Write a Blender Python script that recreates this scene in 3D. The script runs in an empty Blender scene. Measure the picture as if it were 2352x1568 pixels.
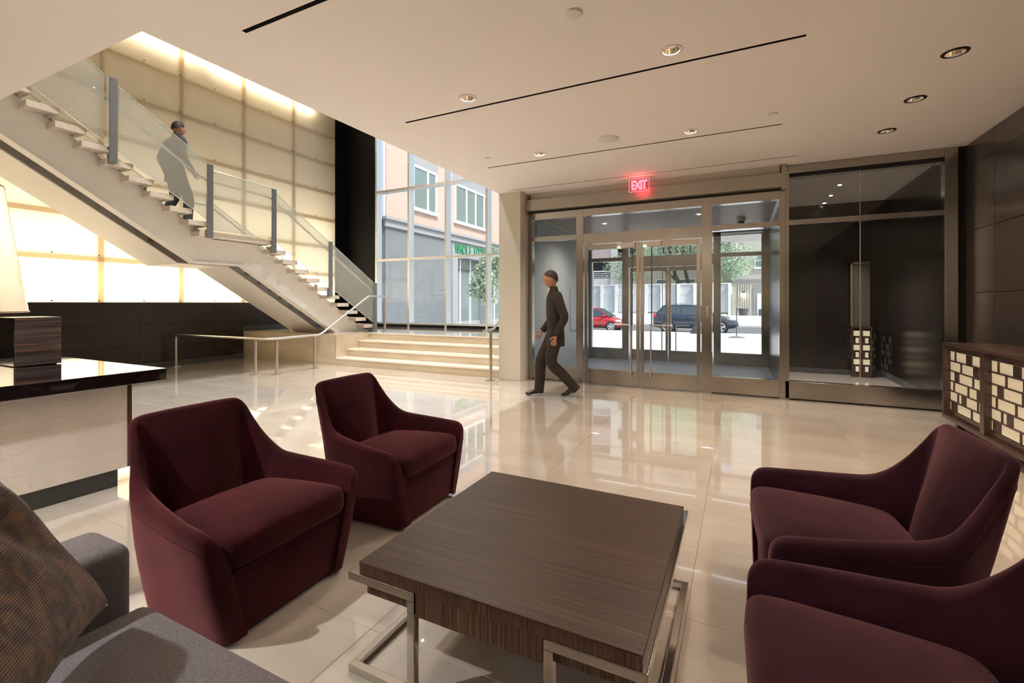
import bpy, bmesh, math, random
from mathutils import Vector, Matrix, noise
random.seed(7)
sc = bpy.context.scene
col = sc.collection
PI = math.pi
R = math.radians

# ------------------------------------------------------------------ camera
cam_d = bpy.data.cameras.new('camera')
cam = bpy.data.objects.new('camera', cam_d); col.objects.link(cam)
cam.location = (0, 0, 1.3)
cam.rotation_euler = (R(90), 0, R(26.2936))
cam_d.sensor_width = 36.0
cam_d.lens = 1058.634 / 2352 * 36.0
cam_d.shift_y = -(696.0 - 784.0) / 2352 * -1.0
cam_d.clip_start = 0.02; cam_d.clip_end = 300
sc.camera = cam

# ------------------------------------------------------------------ world, sun, exposure
w = bpy.data.worlds.new('world'); sc.world = w; w.use_nodes = True
nt = w.node_tree; nt.nodes.clear()
wo = nt.nodes.new('ShaderNodeOutputWorld'); bg = nt.nodes.new('ShaderNodeBackground')
sky = nt.nodes.new('ShaderNodeTexSky'); sky.sky_type = 'NISHITA'; sky.sun_disc = False
sky.sun_elevation = R(52); sky.sun_rotation = R(105); sky.air_density = 1.0; sky.dust_density = 3.0
bg.inputs['Strength'].default_value = 0.18
nt.links.new(sky.outputs[0], bg.inputs[0]); nt.links.new(bg.outputs[0], wo.inputs[0])
sd = bpy.data.lights.new('sun', 'SUN'); sd.energy = 2.0; sd.angle = R(3); sd.color = (1, .96, .9)
so = bpy.data.objects.new('sun', sd); col.objects.link(so)
so.rotation_euler = Vector((-.75, .32, -1.0)).to_track_quat('-Z', 'Y').to_euler()
sc.view_settings.view_transform = 'Standard'; sc.view_settings.look = 'None'
sc.view_settings.gamma = 1.0; sc.view_settings.exposure = 0.88
sc.view_settings.use_curve_mapping = False
try:
    sc.cycles.max_bounces = 10; sc.cycles.diffuse_bounces = 5; sc.cycles.glossy_bounces = 5
    sc.cycles.transmission_bounces = 6; sc.cycles.transparent_max_bounces = 16
    sc.cycles.sample_clamp_indirect = 4.0; sc.cycles.caustics_reflective = False; sc.cycles.caustics_refractive = False
    sc.cycles.use_denoising = True
except Exception:
    pass
DOWN_W = 54.0          # one recessed lobby downlight
WARM = (1.0, .87, .77)

# ------------------------------------------------------------------ materials
def nodes(name):
    m = bpy.data.materials.new(name); m.use_nodes = True
    return m, m.node_tree, m.node_tree.nodes['Principled BSDF']
def P(name, c, rough=.5, metal=0., spec=.5, coat=0., sheen=0., sheen_c=None, var=0., vscale=4., bump=0., bscale=60., stretch=(1, 1, 1), emit=None, es=0., rnd=0.):
    m, t, b = nodes(name)
    b.inputs['Base Color'].default_value = (*c, 1); b.inputs['Roughness'].default_value = rough
    b.inputs['Metallic'].default_value = metal; b.inputs['Specular IOR Level'].default_value = spec
    b.inputs['Coat Weight'].default_value = coat; b.inputs['Coat Roughness'].default_value = .05
    if sheen:
        b.inputs['Sheen Weight'].default_value = sheen; b.inputs['Sheen Roughness'].default_value = .45
        b.inputs['Sheen Tint'].default_value = (*(sheen_c or c), 1)
    if emit:
        b.inputs['Emission Color'].default_value = (*emit, 1); b.inputs['Emission Strength'].default_value = es
    if var or bump or rnd:
        tc = t.nodes.new('ShaderNodeTexCoord'); mp = t.nodes.new('ShaderNodeMapping'); mp.inputs['Scale'].default_value = stretch
        t.links.new(tc.outputs['Object'], mp.inputs[0])
    if var or rnd:
        n = t.nodes.new('ShaderNodeTexNoise'); n.inputs['Scale'].default_value = vscale; n.inputs['Detail'].default_value = 5
        t.links.new(mp.outputs[0], n.inputs['Vector'])
        cr = t.nodes.new('ShaderNodeMapRange'); cr.inputs['From Min'].default_value = .3; cr.inputs['From Max'].default_value = .7
        cr.inputs['To Min'].default_value = 1 - var; cr.inputs['To Max'].default_value = 1 + var
        t.links.new(n.outputs['Fac'], cr.inputs['Value'])
        mul = t.nodes.new('ShaderNodeVectorMath'); mul.operation = 'SCALE'; mul.inputs[0].default_value = c
        last = cr.outputs[0]
        if rnd:
            oi = t.nodes.new('ShaderNodeObjectInfo'); r2 = t.nodes.new('ShaderNodeMapRange')
            r2.inputs['To Min'].default_value = 1 - rnd; r2.inputs['To Max'].default_value = 1 + rnd
            t.links.new(oi.outputs['Random'], r2.inputs['Value'])
            mm = t.nodes.new('ShaderNodeMath'); mm.operation = 'MULTIPLY'
            t.links.new(last, mm.inputs[0]); t.links.new(r2.outputs[0], mm.inputs[1]); last = mm.outputs[0]
        t.links.new(last, mul.inputs['Scale']); t.links.new(mul.outputs[0], b.inputs['Base Color'])
    if bump:
        n2 = t.nodes.new('ShaderNodeTexNoise'); n2.inputs['Scale'].default_value = bscale; n2.inputs['Detail'].default_value = 3
        t.links.new(mp.outputs[0], n2.inputs['Vector'])
        bm_ = t.nodes.new('ShaderNodeBump'); bm_.inputs['Strength'].default_value = bump; bm_.inputs['Distance'].default_value = .01
        t.links.new(n2.outputs['Fac'], bm_.inputs['Height']); t.links.new(bm_.outputs[0], b.inputs['Normal'])
    return m
def ramp_wood(name, stops, scale, stretch, rough=.3, coat=0., dist=0., bump=0., spec=.5):
    m, t, b = nodes(name)
    tc = t.nodes.new('ShaderNodeTexCoord'); mp = t.nodes.new('ShaderNodeMapping'); mp.inputs['Scale'].default_value = stretch
    n = t.nodes.new('ShaderNodeTexNoise'); n.inputs['Scale'].default_value = scale; n.inputs['Detail'].default_value = 6; n.inputs['Distortion'].default_value = dist
    r = t.nodes.new('ShaderNodeValToRGB')
    while len(r.color_ramp.elements) < len(stops): r.color_ramp.elements.new(.5)
    for e, (p, c) in zip(r.color_ramp.elements, stops): e.position = p; e.color = (*c, 1)
    t.links.new(tc.outputs['Object'], mp.inputs[0]); t.links.new(mp.outputs[0], n.inputs['Vector'])
    t.links.new(n.outputs['Fac'], r.inputs[0]); t.links.new(r.outputs[0], b.inputs['Base Color'])
    b.inputs['Roughness'].default_value = rough; b.inputs['Coat Weight'].default_value = coat; b.inputs['Specular IOR Level'].default_value = spec
    b.inputs['Coat Roughness'].default_value = .08
    return m
def thin_glass(name, tint=(.93, .96, .95), refl=1.0, haze=0., haze_c=(.8, .85, .83), rough=0.0, ior=1.5, texture=0.):
    """clear sheet: what passes straight through, a mirror share by Fresnel, and optionally a frosted share"""
    m = bpy.data.materials.new(name); m.use_nodes = True; t = m.node_tree; t.nodes.clear()
    o = t.nodes.new('ShaderNodeOutputMaterial'); tr = t.nodes.new('ShaderNodeBsdfTransparent'); tr.inputs[0].default_value = (*tint, 1)
    gl = t.nodes.new('ShaderNodeBsdfGlossy'); gl.inputs['Roughness'].default_value = rough
    fr = t.nodes.new('ShaderNodeFresnel'); fr.inputs[0].default_value = ior
    mx = t.nodes.new('ShaderNodeMixShader'); base = tr.outputs[0]
    if haze:
        df = t.nodes.new('ShaderNodeBsdfDiffuse'); df.inputs[0].default_value = (*haze_c, 1)
        tl = t.nodes.new('ShaderNodeBsdfTranslucent'); tl.inputs[0].default_value = (*haze_c, 1)
        a = t.nodes.new('ShaderNodeMixShader'); a.inputs[0].default_value = .6; t.links.new(df.outputs[0], a.inputs[1]); t.links.new(tl.outputs[0], a.inputs[2])
        h = t.nodes.new('ShaderNodeMixShader'); h.inputs[0].default_value = haze
        if texture:
            tc = t.nodes.new('ShaderNodeTexCoord'); mp = t.nodes.new('ShaderNodeMapping'); mp.inputs['Scale'].default_value = (6, 70, 12)
            n = t.nodes.new('ShaderNodeTexNoise'); n.inputs['Scale'].default_value = 3; n.inputs['Detail'].default_value = 4
            mr = t.nodes.new('ShaderNodeMapRange'); mr.inputs['From Min'].default_value = .3; mr.inputs['From Max'].default_value = .7
            mr.inputs['To Min'].default_value = haze - texture; mr.inputs['To Max'].default_value = haze + texture
            t.links.new(tc.outputs['Object'], mp.inputs[0]); t.links.new(mp.outputs[0], n.inputs['Vector']); t.links.new(n.outputs['Fac'], mr.inputs['Value']); t.links.new(mr.outputs[0], h.inputs[0])
        t.links.new(tr.outputs[0], h.inputs[1]); t.links.new(a.outputs[0], h.inputs[2]); base = h.outputs[0]
    sc_ = t.nodes.new('ShaderNodeMath'); sc_.operation = 'MULTIPLY'; sc_.inputs[1].default_value = refl
    t.links.new(fr.outputs[0], sc_.inputs[0]); t.links.new(sc_.outputs[0], mx.inputs[0])
    t.links.new(base, mx.inputs[1]); t.links.new(gl.outputs[0], mx.inputs[2]); t.links.new(mx.outputs[0], o.inputs[0])
    return m
def translucent(name, c, front=.5, spec=.04, rough=.25):
    m = bpy.data.materials.new(name); m.use_nodes = True; t = m.node_tree; t.nodes.clear()
    o = t.nodes.new('ShaderNodeOutputMaterial')
    tc = t.nodes.new('ShaderNodeTexCoord'); n = t.nodes.new('ShaderNodeTexNoise'); n.inputs['Scale'].default_value = 1.6; n.inputs['Detail'].default_value = 6
    mr = t.nodes.new('ShaderNodeMapRange'); mr.inputs['To Min'].default_value = .9; mr.inputs['To Max'].default_value = 1.06
    vm = t.nodes.new('ShaderNodeVectorMath'); vm.operation = 'SCALE'; vm.inputs[0].default_value = c
    t.links.new(tc.outputs['Object'], n.inputs['Vector']); t.links.new(n.outputs['Fac'], mr.inputs['Value']); t.links.new(mr.outputs[0], vm.inputs['Scale'])
    df = t.nodes.new('ShaderNodeBsdfDiffuse'); tl = t.nodes.new('ShaderNodeBsdfTranslucent')
    t.links.new(vm.outputs[0], df.inputs[0]); t.links.new(vm.outputs[0], tl.inputs[0])
    a = t.nodes.new('ShaderNodeMixShader'); a.inputs[0].default_value = 1 - front
    t.links.new(df.outputs[0], a.inputs[1]); t.links.new(tl.outputs[0], a.inputs[2])
    gl = t.nodes.new('ShaderNodeBsdfGlossy'); gl.inputs['Roughness'].default_value = rough
    lw = t.nodes.new('ShaderNodeFresnel'); lw.inputs[0].default_value = 1.4
    mx = t.nodes.new('ShaderNodeMixShader'); t.links.new(lw.outputs[0], mx.inputs[0])
    t.links.new(a.outputs[0], mx.inputs[1]); t.links.new(gl.outputs[0], mx.inputs[2]); t.links.new(mx.outputs[0], o.inputs[0])
    return m
def emitter(name, c, s):
    m = bpy.data.materials.new(name); m.use_nodes = True; t = m.node_tree; t.nodes.clear()
    o = t.nodes.new('ShaderNodeOutputMaterial'); e = t.nodes.new('ShaderNodeEmission'); e.inputs[0].default_value = (*c, 1); e.inputs[1].default_value = s
    t.links.new(e.outputs[0], o.inputs[0]); return m

M = {}
M['ceiling'] = P('painted_ceiling', (.88, .83, .785), .8, var=.015, vscale=1.2)
M['wall_plaster'] = P('painted_plaster', (.60, .565, .49), .7, var=.02, vscale=2)
M['marble'] = ramp_wood('polished_marble', [(.25, (.49, .435, .375)), (.5, (.55, .50, .445)), (.75, (.61, .57, .515))], 1.1, (.8, 3.2, 1), rough=.02, dist=.6, spec=1.0, coat=1.0)
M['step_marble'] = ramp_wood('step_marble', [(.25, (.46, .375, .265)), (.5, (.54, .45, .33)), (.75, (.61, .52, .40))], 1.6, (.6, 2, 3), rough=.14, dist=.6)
M['nosing'] = ramp_wood('window_lightened_nosing', [(.25, (.70, .64, .55)), (.5, (.76, .70, .62)), (.75, (.80, .75, .67))], 1.6, (.6, 2, 3), rough=.10)  # colour lightened to carry the window's reflection on the treads
M['grout'] = P('grout', (.46, .41, .35), .8)
M['darkwood'] = ramp_wood('dark_wall_wood', [(.3, (.040, .033, .030)), (.5, (.049, .040, .036)), (.7, (.060, .048, .042))], 3.0, (.5, .6, 14), rough=.22, spec=1.0)
M['wainscot'] = ramp_wood('wainscot_wood', [(.3, (.008, .006, .005)), (.5, (.018, .012, .009)), (.7, (.034, .021, .014))], 3.0, (.5, .7, 16), rough=.3, spec=.4)
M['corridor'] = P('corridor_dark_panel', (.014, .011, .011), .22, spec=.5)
M['black'] = P('black_paint', (.003, .003, .003), .5, spec=.25)
M['darkgrey'] = P('dark_grey_base', (.05, .052, .055), .35)
M['reveal'] = P('dark_slot', (.01, .009, .008), .8)
M['bronze'] = P('champagne_metal', (.40, .375, .345), .19, metal=1., var=.05, vscale=3, stretch=(1, 1, .1))
M['header'] = P('header_metal', (.40, .37, .32), .36, metal=.85, var=.04, vscale=2)
M['steel'] = P('brushed_steel', (.62, .60, .57), .28, metal=1.)
M['chrome'] = P('polished_steel', (.66, .63, .60), .10, metal=1.)
M['alum'] = P('window_aluminium', (.74, .75, .73), .32, metal=.75)
M['white_steel'] = P('white_painted_steel', (.80, .775, .73), .42, var=.02, vscale=2)
M['tread'] = P('stone_tread', (.62, .55, .47), .5, var=.12, vscale=14, bump=.05, bscale=50)
M['post_grey'] = P('grey_painted_post', (.20, .215, .225), .38, metal=.6)
M['panel'] = translucent('translucent_wall_panel', (.86, .75, .56), front=.42)
M['cavity'] = P('cavity_white', (.75, .70, .60), .9)
M['cavity_rail'] = thin_glass('cavity_rail', (.70, .62, .50), refl=0., haze=.25, haze_c=(.8, .7, .5))
M['rod'] = P('panel_fixing', (.35, .30, .24), .3, metal=1.)
M['glass'] = thin_glass('clear_glass', (.94, .97, .96))
M['glass_dark'] = thin_glass('lobby_glass', (.90, .92, .91), refl=1.25)
M['linen_glass'] = thin_glass('linen_laminate_glass', (.86, .89, .87), haze=.42, haze_c=(.80, .82, .76), texture=.12)
M['glass_edge'] = P('glass_edge', (.45, .62, .58), .15, emit=None)
M['velvet'] = P('burgundy_velvet', (.027, .0038, .0070), .9, sheen=.33, sheen_c=(.64, .24, .26), spec=.1, var=.35, vscale=7, bump=.10, bscale=420)
M['velvet_p'] = P('plum_velvet', (.024, .0066, .0130), .9, sheen=.36, sheen_c=(.55, .27, .31), spec=.1, var=.32, vscale=7, bump=.10, bscale=420)
M['sofa'] = P('grey_wool_felt', (.130, .122, .130), .95, sheen=.3, sheen_c=(.5, .46, .46), spec=.1, var=.25, vscale=170, bump=.3, bscale=300)
M['macassar'] = ramp_wood('table_top_veneer', [(.30, (.010, .005, .0035)), (.48, (.034, .0175, .0105)), (.60, (.053, .029, .017)), (.74, (.10, .058, .034))], 5.0, (.35, 30, 30), rough=.36, dist=.2, coat=0., spec=.45)
M['macassar_v'] = ramp_wood('table_side_veneer', [(.30, (.020, .010, .007)), (.48, (.055, .026, .016)), (.60, (.080, .042, .026)), (.74, (.15, .10, .07))], 5.0, (40, 40, .6), rough=.25, dist=.2, coat=.3)
M['ebony'] = ramp_wood('ebony_box_veneer', [(.36, (.05, .038, .042)), (.52, (.10, .080, .085)), (.60, (.16, .13, .125)), (.645, (.34, .12, .06)), (.70, (.09, .07, .07))], 3.4, (.4, .5, 22), rough=.14, coat=.6)
M['desk_top'] = P('black_lacquer', (.006, .005, .006), .025, spec=.9, coat=1.)
M['desk_rib'] = P('ribbed_cream_panel', (.66, .61, .555), .55, var=.05, vscale=3)
M['console_wood'] = P('console_dark_wood', (.060, .036, .029), .26, var=.25, vscale=8, stretch=(1, 1, 10), spec=.6)
M['console_pane'] = P('cream_console_pane', (.74, .68, .53), .5, emit=(1, .88, .62), es=.10)  # panes emit a faint glow of their own, no lamp behind
M['shade'] = translucent('linen_lamp_shade', (.93, .82, .66), front=.45)
M['trimwhite'] = P('white_trim', (.78, .74, .69), .4)
M['reflector'] = P('downlight_reflector', (.82, .74, .64), .13, metal=1.)
M['lampglow'] = emitter('lamp_glow', (1, .86, .66), 9.0)
M['coolglow'] = emitter('cool_glow', (.82, .91, 1), .9)
M['green_led'] = emitter('green_led', (.25, 1, .3), 6.0)
M['exit_red'] = emitter('exit_red', (1, .10, .13), 2.6)
M['exit_plate'] = thin_glass('exit_plate', (.98, .80, .78), haze=.22, haze_c=(1., .45, .42))
M['white_plastic'] = P('white_plastic', (.7, .69, .66), .35)
M['carpet'] = P('grey_entrance_mat', (.25, .26, .28), .4, var=.12, vscale=30, bump=.2, bscale=200)
M['slat'] = P('ceiling_slat', (.50, .43, .36), .35, spec=.7)
M['slat_gap'] = P('slat_gap', (.03, .03, .03), .9)
M['vest_wall'] = P('vestibule_grey_wall', (.42, .45, .46), .5)
M['concrete'] = P('plaza_paving', (.66, .66, .65), .85, var=.04, vscale=1.5)
M['asphalt'] = P('asphalt', (.16, .165, .175), .9, var=.1, vscale=2)
M['hoard'] = P('hoarding_panel', (.56, .59, .62), .8, var=.05, vscale=.8)
M['hoard_post'] = P('hoarding_post', (.84, .85, .85), .7)
M['brick'] = P('pale_brick', (.54, .385, .32), .9, var=.12, vscale=9, stretch=(1, 1, 3.2), bump=.1, bscale=20)
M['stone'] = P('grey_limestone', (.165, .185, .20), .85, var=.06, vscale=1.5)
M['cornice'] = P('stone_cornice', (.30, .315, .33), .8)
M['winwhite'] = P('white_window_frame', (.80, .81, .80), .5)
M['pane'] = P('window_pane', (.16, .21, .20), .06, spec=.9)
M['shoppane'] = P('shop_pane', (.17, .22, .22), .08, spec=.8)
M['green'] = P('green_letters', (.02, .25, .11), .4)
M['garage'] = P('white_concrete', (.66, .66, .64), .8, var=.05, vscale=.6)
M['pinkish'] = P('pink_render', (.52, .40, .42), .85)
M['yellowish'] = P('yellow_render', (.56, .53, .42), .85, var=.04, vscale=.5)
M['beige'] = P('beige_stone', (.58, .55, .49), .85, var=.05, vscale=.5)
M['darkopen'] = P('dark_opening', (.012, .02, .03), .4)
M['bark'] = P('tree_bark', (.055, .045, .035), .9, var=.3, vscale=8)
M['leaf'] = P('tree_leaf', (.42, .55, .39), .6, var=.45, vscale=1.6)
M['leaf2'] = P('pale_leaf', (.38, .48, .34), .6, var=.35, vscale=2.)
M['carred'] = P('red_car_paint', (.50, .018, .03), .25, coat=1., spec=.6)
M['carblue'] = P('dark_blue_car_paint', (.018, .028, .055), .22, coat=1., spec=.6)
M['carglass'] = P('car_glass', (.05, .075, .085), .05, spec=.9)
M['tyre'] = P('tyre_rubber', (.015, .015, .016), .7)
M['rim'] = P('alloy_rim', (.62, .63, .65), .3, metal=.9)
M['blackplastic'] = P('black_trim', (.02, .02, .022), .5)
M['taillight'] = P('tail_light', (.55, .03, .04), .2)
M['headlight'] = P('head_light', (.8, .82, .84), .12)
M['skin'] = P('skin', (.40, .20, .125), .55)
M['hair'] = P('dark_hair', (.02, .015, .012), .6)
M['suit'] = P('dark_suit_cloth', (.022, .016, .013), .85, var=.2, vscale=20)
M['suit2'] = P('charcoal_cloth', (.03, .032, .036), .85, var=.2, vscale=20)
M['shoe'] = P('shoe_leather', (.01, .009, .008), .4)
M['shirt'] = P('white_shirt', (.6, .58, .55), .8)
M['plant_pot'] = P('grey_planter', (.34, .35, .36), .8)
M['iron'] = P('dark_iron', (.10, .115, .115), .5, metal=.4)

# patterned cushion
def cushion_mat():
    m, t, b = nodes('bronze_weave_cushion')
    tc = t.nodes.new('ShaderNodeTexCoord'); mp = t.nodes.new('ShaderNodeMapping'); mp.inputs['Scale'].default_value = (1, 1, 1)
    t.links.new(tc.outputs['Object'], mp.inputs[0])
    wv = t.nodes.new('ShaderNodeTexWave'); wv.wave_type = 'BANDS'; wv.bands_direction = 'Y'; wv.inputs['Scale'].default_value = 52; wv.inputs['Distortion'].default_value = .6
    wv.inputs['Detail'].default_value = 1
    ch = t.nodes.new('ShaderNodeTexNoise'); ch.inputs['Scale'].default_value = 26; ch.inputs['Detail'].default_value = 2
    mp2 = t.nodes.new('ShaderNodeMapping'); mp2.inputs['Scale'].default_value = (1.6, .8, 1); t.links.new(tc.outputs['Object'], mp2.inputs[0])
    t.links.new(mp.outputs[0], wv.inputs['Vector']); t.links.new(mp2.outputs[0], ch.inputs['Vector'])
    a = t.nodes.new('ShaderNodeValToRGB'); a.color_ramp.elements[0].position = .42; a.color_ramp.elements[0].color = (.055, .018, .012, 1)
    a.color_ramp.elements[1].position = .62; a.color_ramp.elements[1].color = (.24, .13, .07, 1)
    t.links.new(ch.outputs['Fac'], a.inputs[0])
    mx = t.nodes.new('ShaderNodeMixRGB'); mx.blend_type = 'MULTIPLY'; mx.inputs[0].default_value = .75
    r = t.nodes.new('ShaderNodeValToRGB'); r.color_ramp.elements[0].color = (.3, .22, .2, 1); r.color_ramp.elements[1].color = (1, 1, 1, 1)
    t.links.new(wv.outputs['Fac'], r.inputs[0]); t.links.new(a.outputs[0], mx.inputs[1]); t.links.new(r.outputs[0], mx.inputs[2])
    t.links.new(mx.outputs[0], b.inputs['Base Color']); b.inputs['Roughness'].default_value = .42; b.inputs['Sheen Weight'].default_value = .3
    bp = t.nodes.new('ShaderNodeBump'); bp.inputs['Strength'].default_value = .5; bp.inputs['Distance'].default_value = .004
    t.links.new(wv.outputs['Fac'], bp.inputs['Height']); t.links.new(bp.outputs[0], b.inputs['Normal'])
    return m
M['cushion'] = cushion_mat()

# ------------------------------------------------------------------ mesh helpers
class MB:
    def __init__(self): self.v = []; self.f = []
    def add(self, vs, fs):
        o = len(self.v); self.v += [tuple(p) for p in vs]; self.f += [tuple(i + o for i in q) for q in fs]; return self
    def box(self, x0, x1, y0, y1, z0, z1):
        x0, x1 = min(x0, x1), max(x0, x1); y0, y1 = min(y0, y1), max(y0, y1); z0, z1 = min(z0, z1), max(z0, z1)
        return self.add([(x0, y0, z0), (x1, y0, z0), (x1, y1, z0), (x0, y1, z0), (x0, y0, z1), (x1, y0, z1), (x1, y1, z1), (x0, y1, z1)],
                        [(0, 3, 2, 1), (4, 5, 6, 7), (0, 1, 5, 4), (1, 2, 6, 5), (2, 3, 7, 6), (3, 0, 4, 7)])
    def quad(self, a, b, c, d): return self.add([a, b, c, d], [(0, 1, 2, 3)])
    def prism(self, pts, axis, a, b):
        """polygon pts (2-D) extruded along axis 'x','y' or 'z'; CCW seen from +axis"""
        def mk(p, t): return {'x': (t, p[0], p[1]), 'y': (p[0], t, p[1]), 'z': (p[0], p[1], t)}[axis]
        n = len(pts); vs = [mk(p, a) for p in pts] + [mk(p, b) for p in pts]
        fs = [tuple(range(n))[::-1], tuple(range(n, 2 * n))] + [(i, (i + 1) % n, n + (i + 1) % n, n + i) for i in range(n)]
        return self.add(vs, fs)
    def tube(self, path, r, n=10, caps=True):
        P_ = [Vector(p) for p in path]; rings = []; prev = None
        for i, p in enumerate(P_):
            d = (P_[min(i + 1, len(P_) - 1)] - P_[max(i - 1, 0)]).normalized()
            if prev is None:
                up = Vector((0, 0, 1)) if abs(d.z) < .9 else Vector((1, 0, 0)); a = d.cross(up).normalized()
            else: a = (prev - d * prev.dot(d)).normalized()
            b = d.cross(a); prev = a; rr = r[i] if isinstance(r, (list, tuple)) else r
            rings.append([p + (a * math.cos(2 * PI * k / n) + b * math.sin(2 * PI * k / n)) * rr for k in range(n)])
        vs = [q for rg in rings for q in rg]; fs = []
        for i in range(len(rings) - 1):
            for k in range(n): fs.append((i * n + k, i * n + (k + 1) % n, (i + 1) * n + (k + 1) % n, (i + 1) * n + k))
        if caps: fs.append(tuple(range(n))[::-1]); fs.append(tuple(len(vs) - n + k for k in range(n)))
        return self.add(vs, fs)
    def sqtube(self, path, s):
        """square section bar along an axis-aligned polyline"""
        h = s / 2
        for k, (a, b) in enumerate(zip(path, path[1:])):
            a, b = Vector(a), Vector(b); d = (b - a).normalized()
            a = a + d * (h if k else -h); b = b + d * h
            e = Vector((0 if abs(d.x) > .5 else h, 0 if abs(d.y) > .5 else h, 0 if abs(d.z) > .5 else h))
            lo = Vector([min(p, q) for p, q in zip(a, b)]) - e; hi = Vector([max(p, q) for p, q in zip(a, b)]) + e
            self.box(lo.x, hi.x, lo.y, hi.y, lo.z, hi.z)
        return self
    def lathe(self, prof, c=(0, 0, 0), n=24, cap0=True, cap1=True):
        vs = []; fs = []
        for r, z in prof:
            for k in range(n): vs.append((c[0] + r * math.cos(2 * PI * k / n), c[1] + r * math.sin(2 * PI * k / n), c[2] + z))
        for i in range(len(prof) - 1):
            for k in range(n): fs.append((i * n + k, i * n + (k + 1) % n, (i + 1) * n + (k + 1) % n, (i + 1) * n + k))
        if cap0: fs.append(tuple(range(n))[::-1])
        if cap1: fs.append(tuple((len(prof) - 1) * n + k for k in range(n)))
        return self.add(vs, fs)
    def grid(self, fn, nu, nv, close_u=False, close_v=False):
        vs = [fn(i / (nu if close_u else nu - 1), j / (nv if close_v else nv - 1)) for i in range(nu) for j in range(nv)]
        fs = []
        for i in range(nu if close_u else nu - 1):
            for j in range(nv if close_v else nv - 1):
                a, b = i, (i + 1) % nu; c, d = j, (j + 1) % nv
                fs.append((a * nv + c, b * nv + c, b * nv + d, a * nv + d))
        return self.add(vs, fs)
    def build(self, name, mat, parent=None, smooth=False, bevel=0., kind=None, label=None, cat=None, group=None, world=False, seg=2, origin=None, angle=40, fix=False):
        me = bpy.data.meshes.new(name)
        off = Vector((0, 0, 0))
        if parent is not None and world: off = WL[parent.name]
        xs, ys, zs = zip(*self.v)
        c = Vector(((min(xs) + max(xs)) / 2, (min(ys) + max(ys)) / 2, min(zs))) if origin is None else Vector(origin)
        me.from_pydata([tuple(Vector(p) - c) for p in self.v], [], self.f); me.validate(); me.update()
        if fix:
            bm = bmesh.new(); bm.from_mesh(me); bmesh.ops.remove_doubles(bm, verts=bm.verts, dist=1e-5); bmesh.ops.recalc_face_normals(bm, faces=bm.faces); bm.to_mesh(me); bm.free()
        o = bpy.data.objects.new(name, me); col.objects.link(o)
        o.location = c - off
        if parent is not None: o.parent = parent
        WL[o.name] = c
        m = M[mat] if isinstance(mat, str) else mat
        me.materials.append(m)
        if smooth:
            for p in me.polygons: p.use_smooth = True
            try: me.set_sharp_from_angle(angle=R(angle))
            except Exception: pass
        if bevel:
            b = o.modifiers.new('bevel', 'BEVEL'); b.width = bevel; b.segments = seg; b.limit_method = 'ANGLE'; b.angle_limit = R(40)
            if seg > 2:
                for p in me.polygons: p.use_smooth = True
                b.harden_normals = False
        if kind: o['kind'] = kind
        if label: o['label'] = label
        if cat: o['category'] = cat
        if group: o['group'] = group
        return o
WL = {}
def B(*a): return MB().box(*a)
def thing(name, label, cat, loc=(0, 0, 0), rotz=0., group=None, kind=None):
    o = bpy.data.objects.new(name, None); col.objects.link(o); o.empty_display_size = .1
    o.location = loc; o.rotation_euler = (0, 0, rotz); WL[o.name] = Vector(loc)
    if label: o['label'] = label
    if cat: o['category'] = cat
    if group: o['group'] = group
    if kind: o['kind'] = kind
    return o
def struct_root(name, loc=(0, 0, 0)): return thing(name, None, None, loc, kind='structure')
def S(name, mb, mat, parent=None, **k):
    return mb.build(name, mat, parent, kind=None if parent else 'structure', world=parent is not None, **k)
def inst(src, loc, parent=None, name=None, world=False):
    o = src.copy(); col.objects.link(o)
    if name: o.name = name
    off = WL[parent.name] if (parent is not None and world) else Vector((0, 0, 0))
    o.location = Vector(loc) - off; o.parent = parent; WL[o.name] = Vector(loc)
    return o
def dup(root, loc, rotz=0., label=None):
    r = root.copy(); col.objects.link(r); r.location = loc; r.rotation_euler = (0, 0, rotz)
    if label: r['label'] = label
    for ch in list(root.children):
        c = ch.copy(); col.objects.link(c); c.parent = r
        for g in list(ch.children):
            d = g.copy(); col.objects.link(d); d.parent = c
    return r
def light(kind, loc, power, color=WARM, parent=None, rot=(0, 0, 0), **k):
    d = bpy.data.lights.new('lamp_light', kind); d.energy = power; d.color = color
    for a, v in k.items(): setattr(d, a, v)
    o = bpy.data.objects.new('lamp_light', d); col.objects.link(o); o.location = loc; o.rotation_euler = rot
    if parent is not None: o.parent = parent
    return o
def text_obj(s, size, name, mat, parent, loc, rot, extrude=.01, align='CENTER', world=False, bold=0.):
    cu = bpy.data.curves.new(name, 'FONT'); cu.body = s; cu.size = size; cu.extrude = extrude; cu.offset = bold; cu.align_x = align
    tmp = bpy.data.objects.new('tmp', cu); col.objects.link(tmp)
    dg = bpy.context.evaluated_depsgraph_get(); dg.update()
    me = bpy.data.meshes.new_from_object(tmp.evaluated_get(dg)); bpy.data.objects.remove(tmp)
    o = bpy.data.objects.new(name, me); col.objects.link(o); me.materials.clear(); me.materials.append(M[mat])
    off = WL[parent.name] if (parent is not None and world) else Vector((0, 0, 0))
    o.location = Vector(loc) - off; o.rotation_euler = rot; o.parent = parent; WL[o.name] = Vector(loc)
    return o
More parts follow.
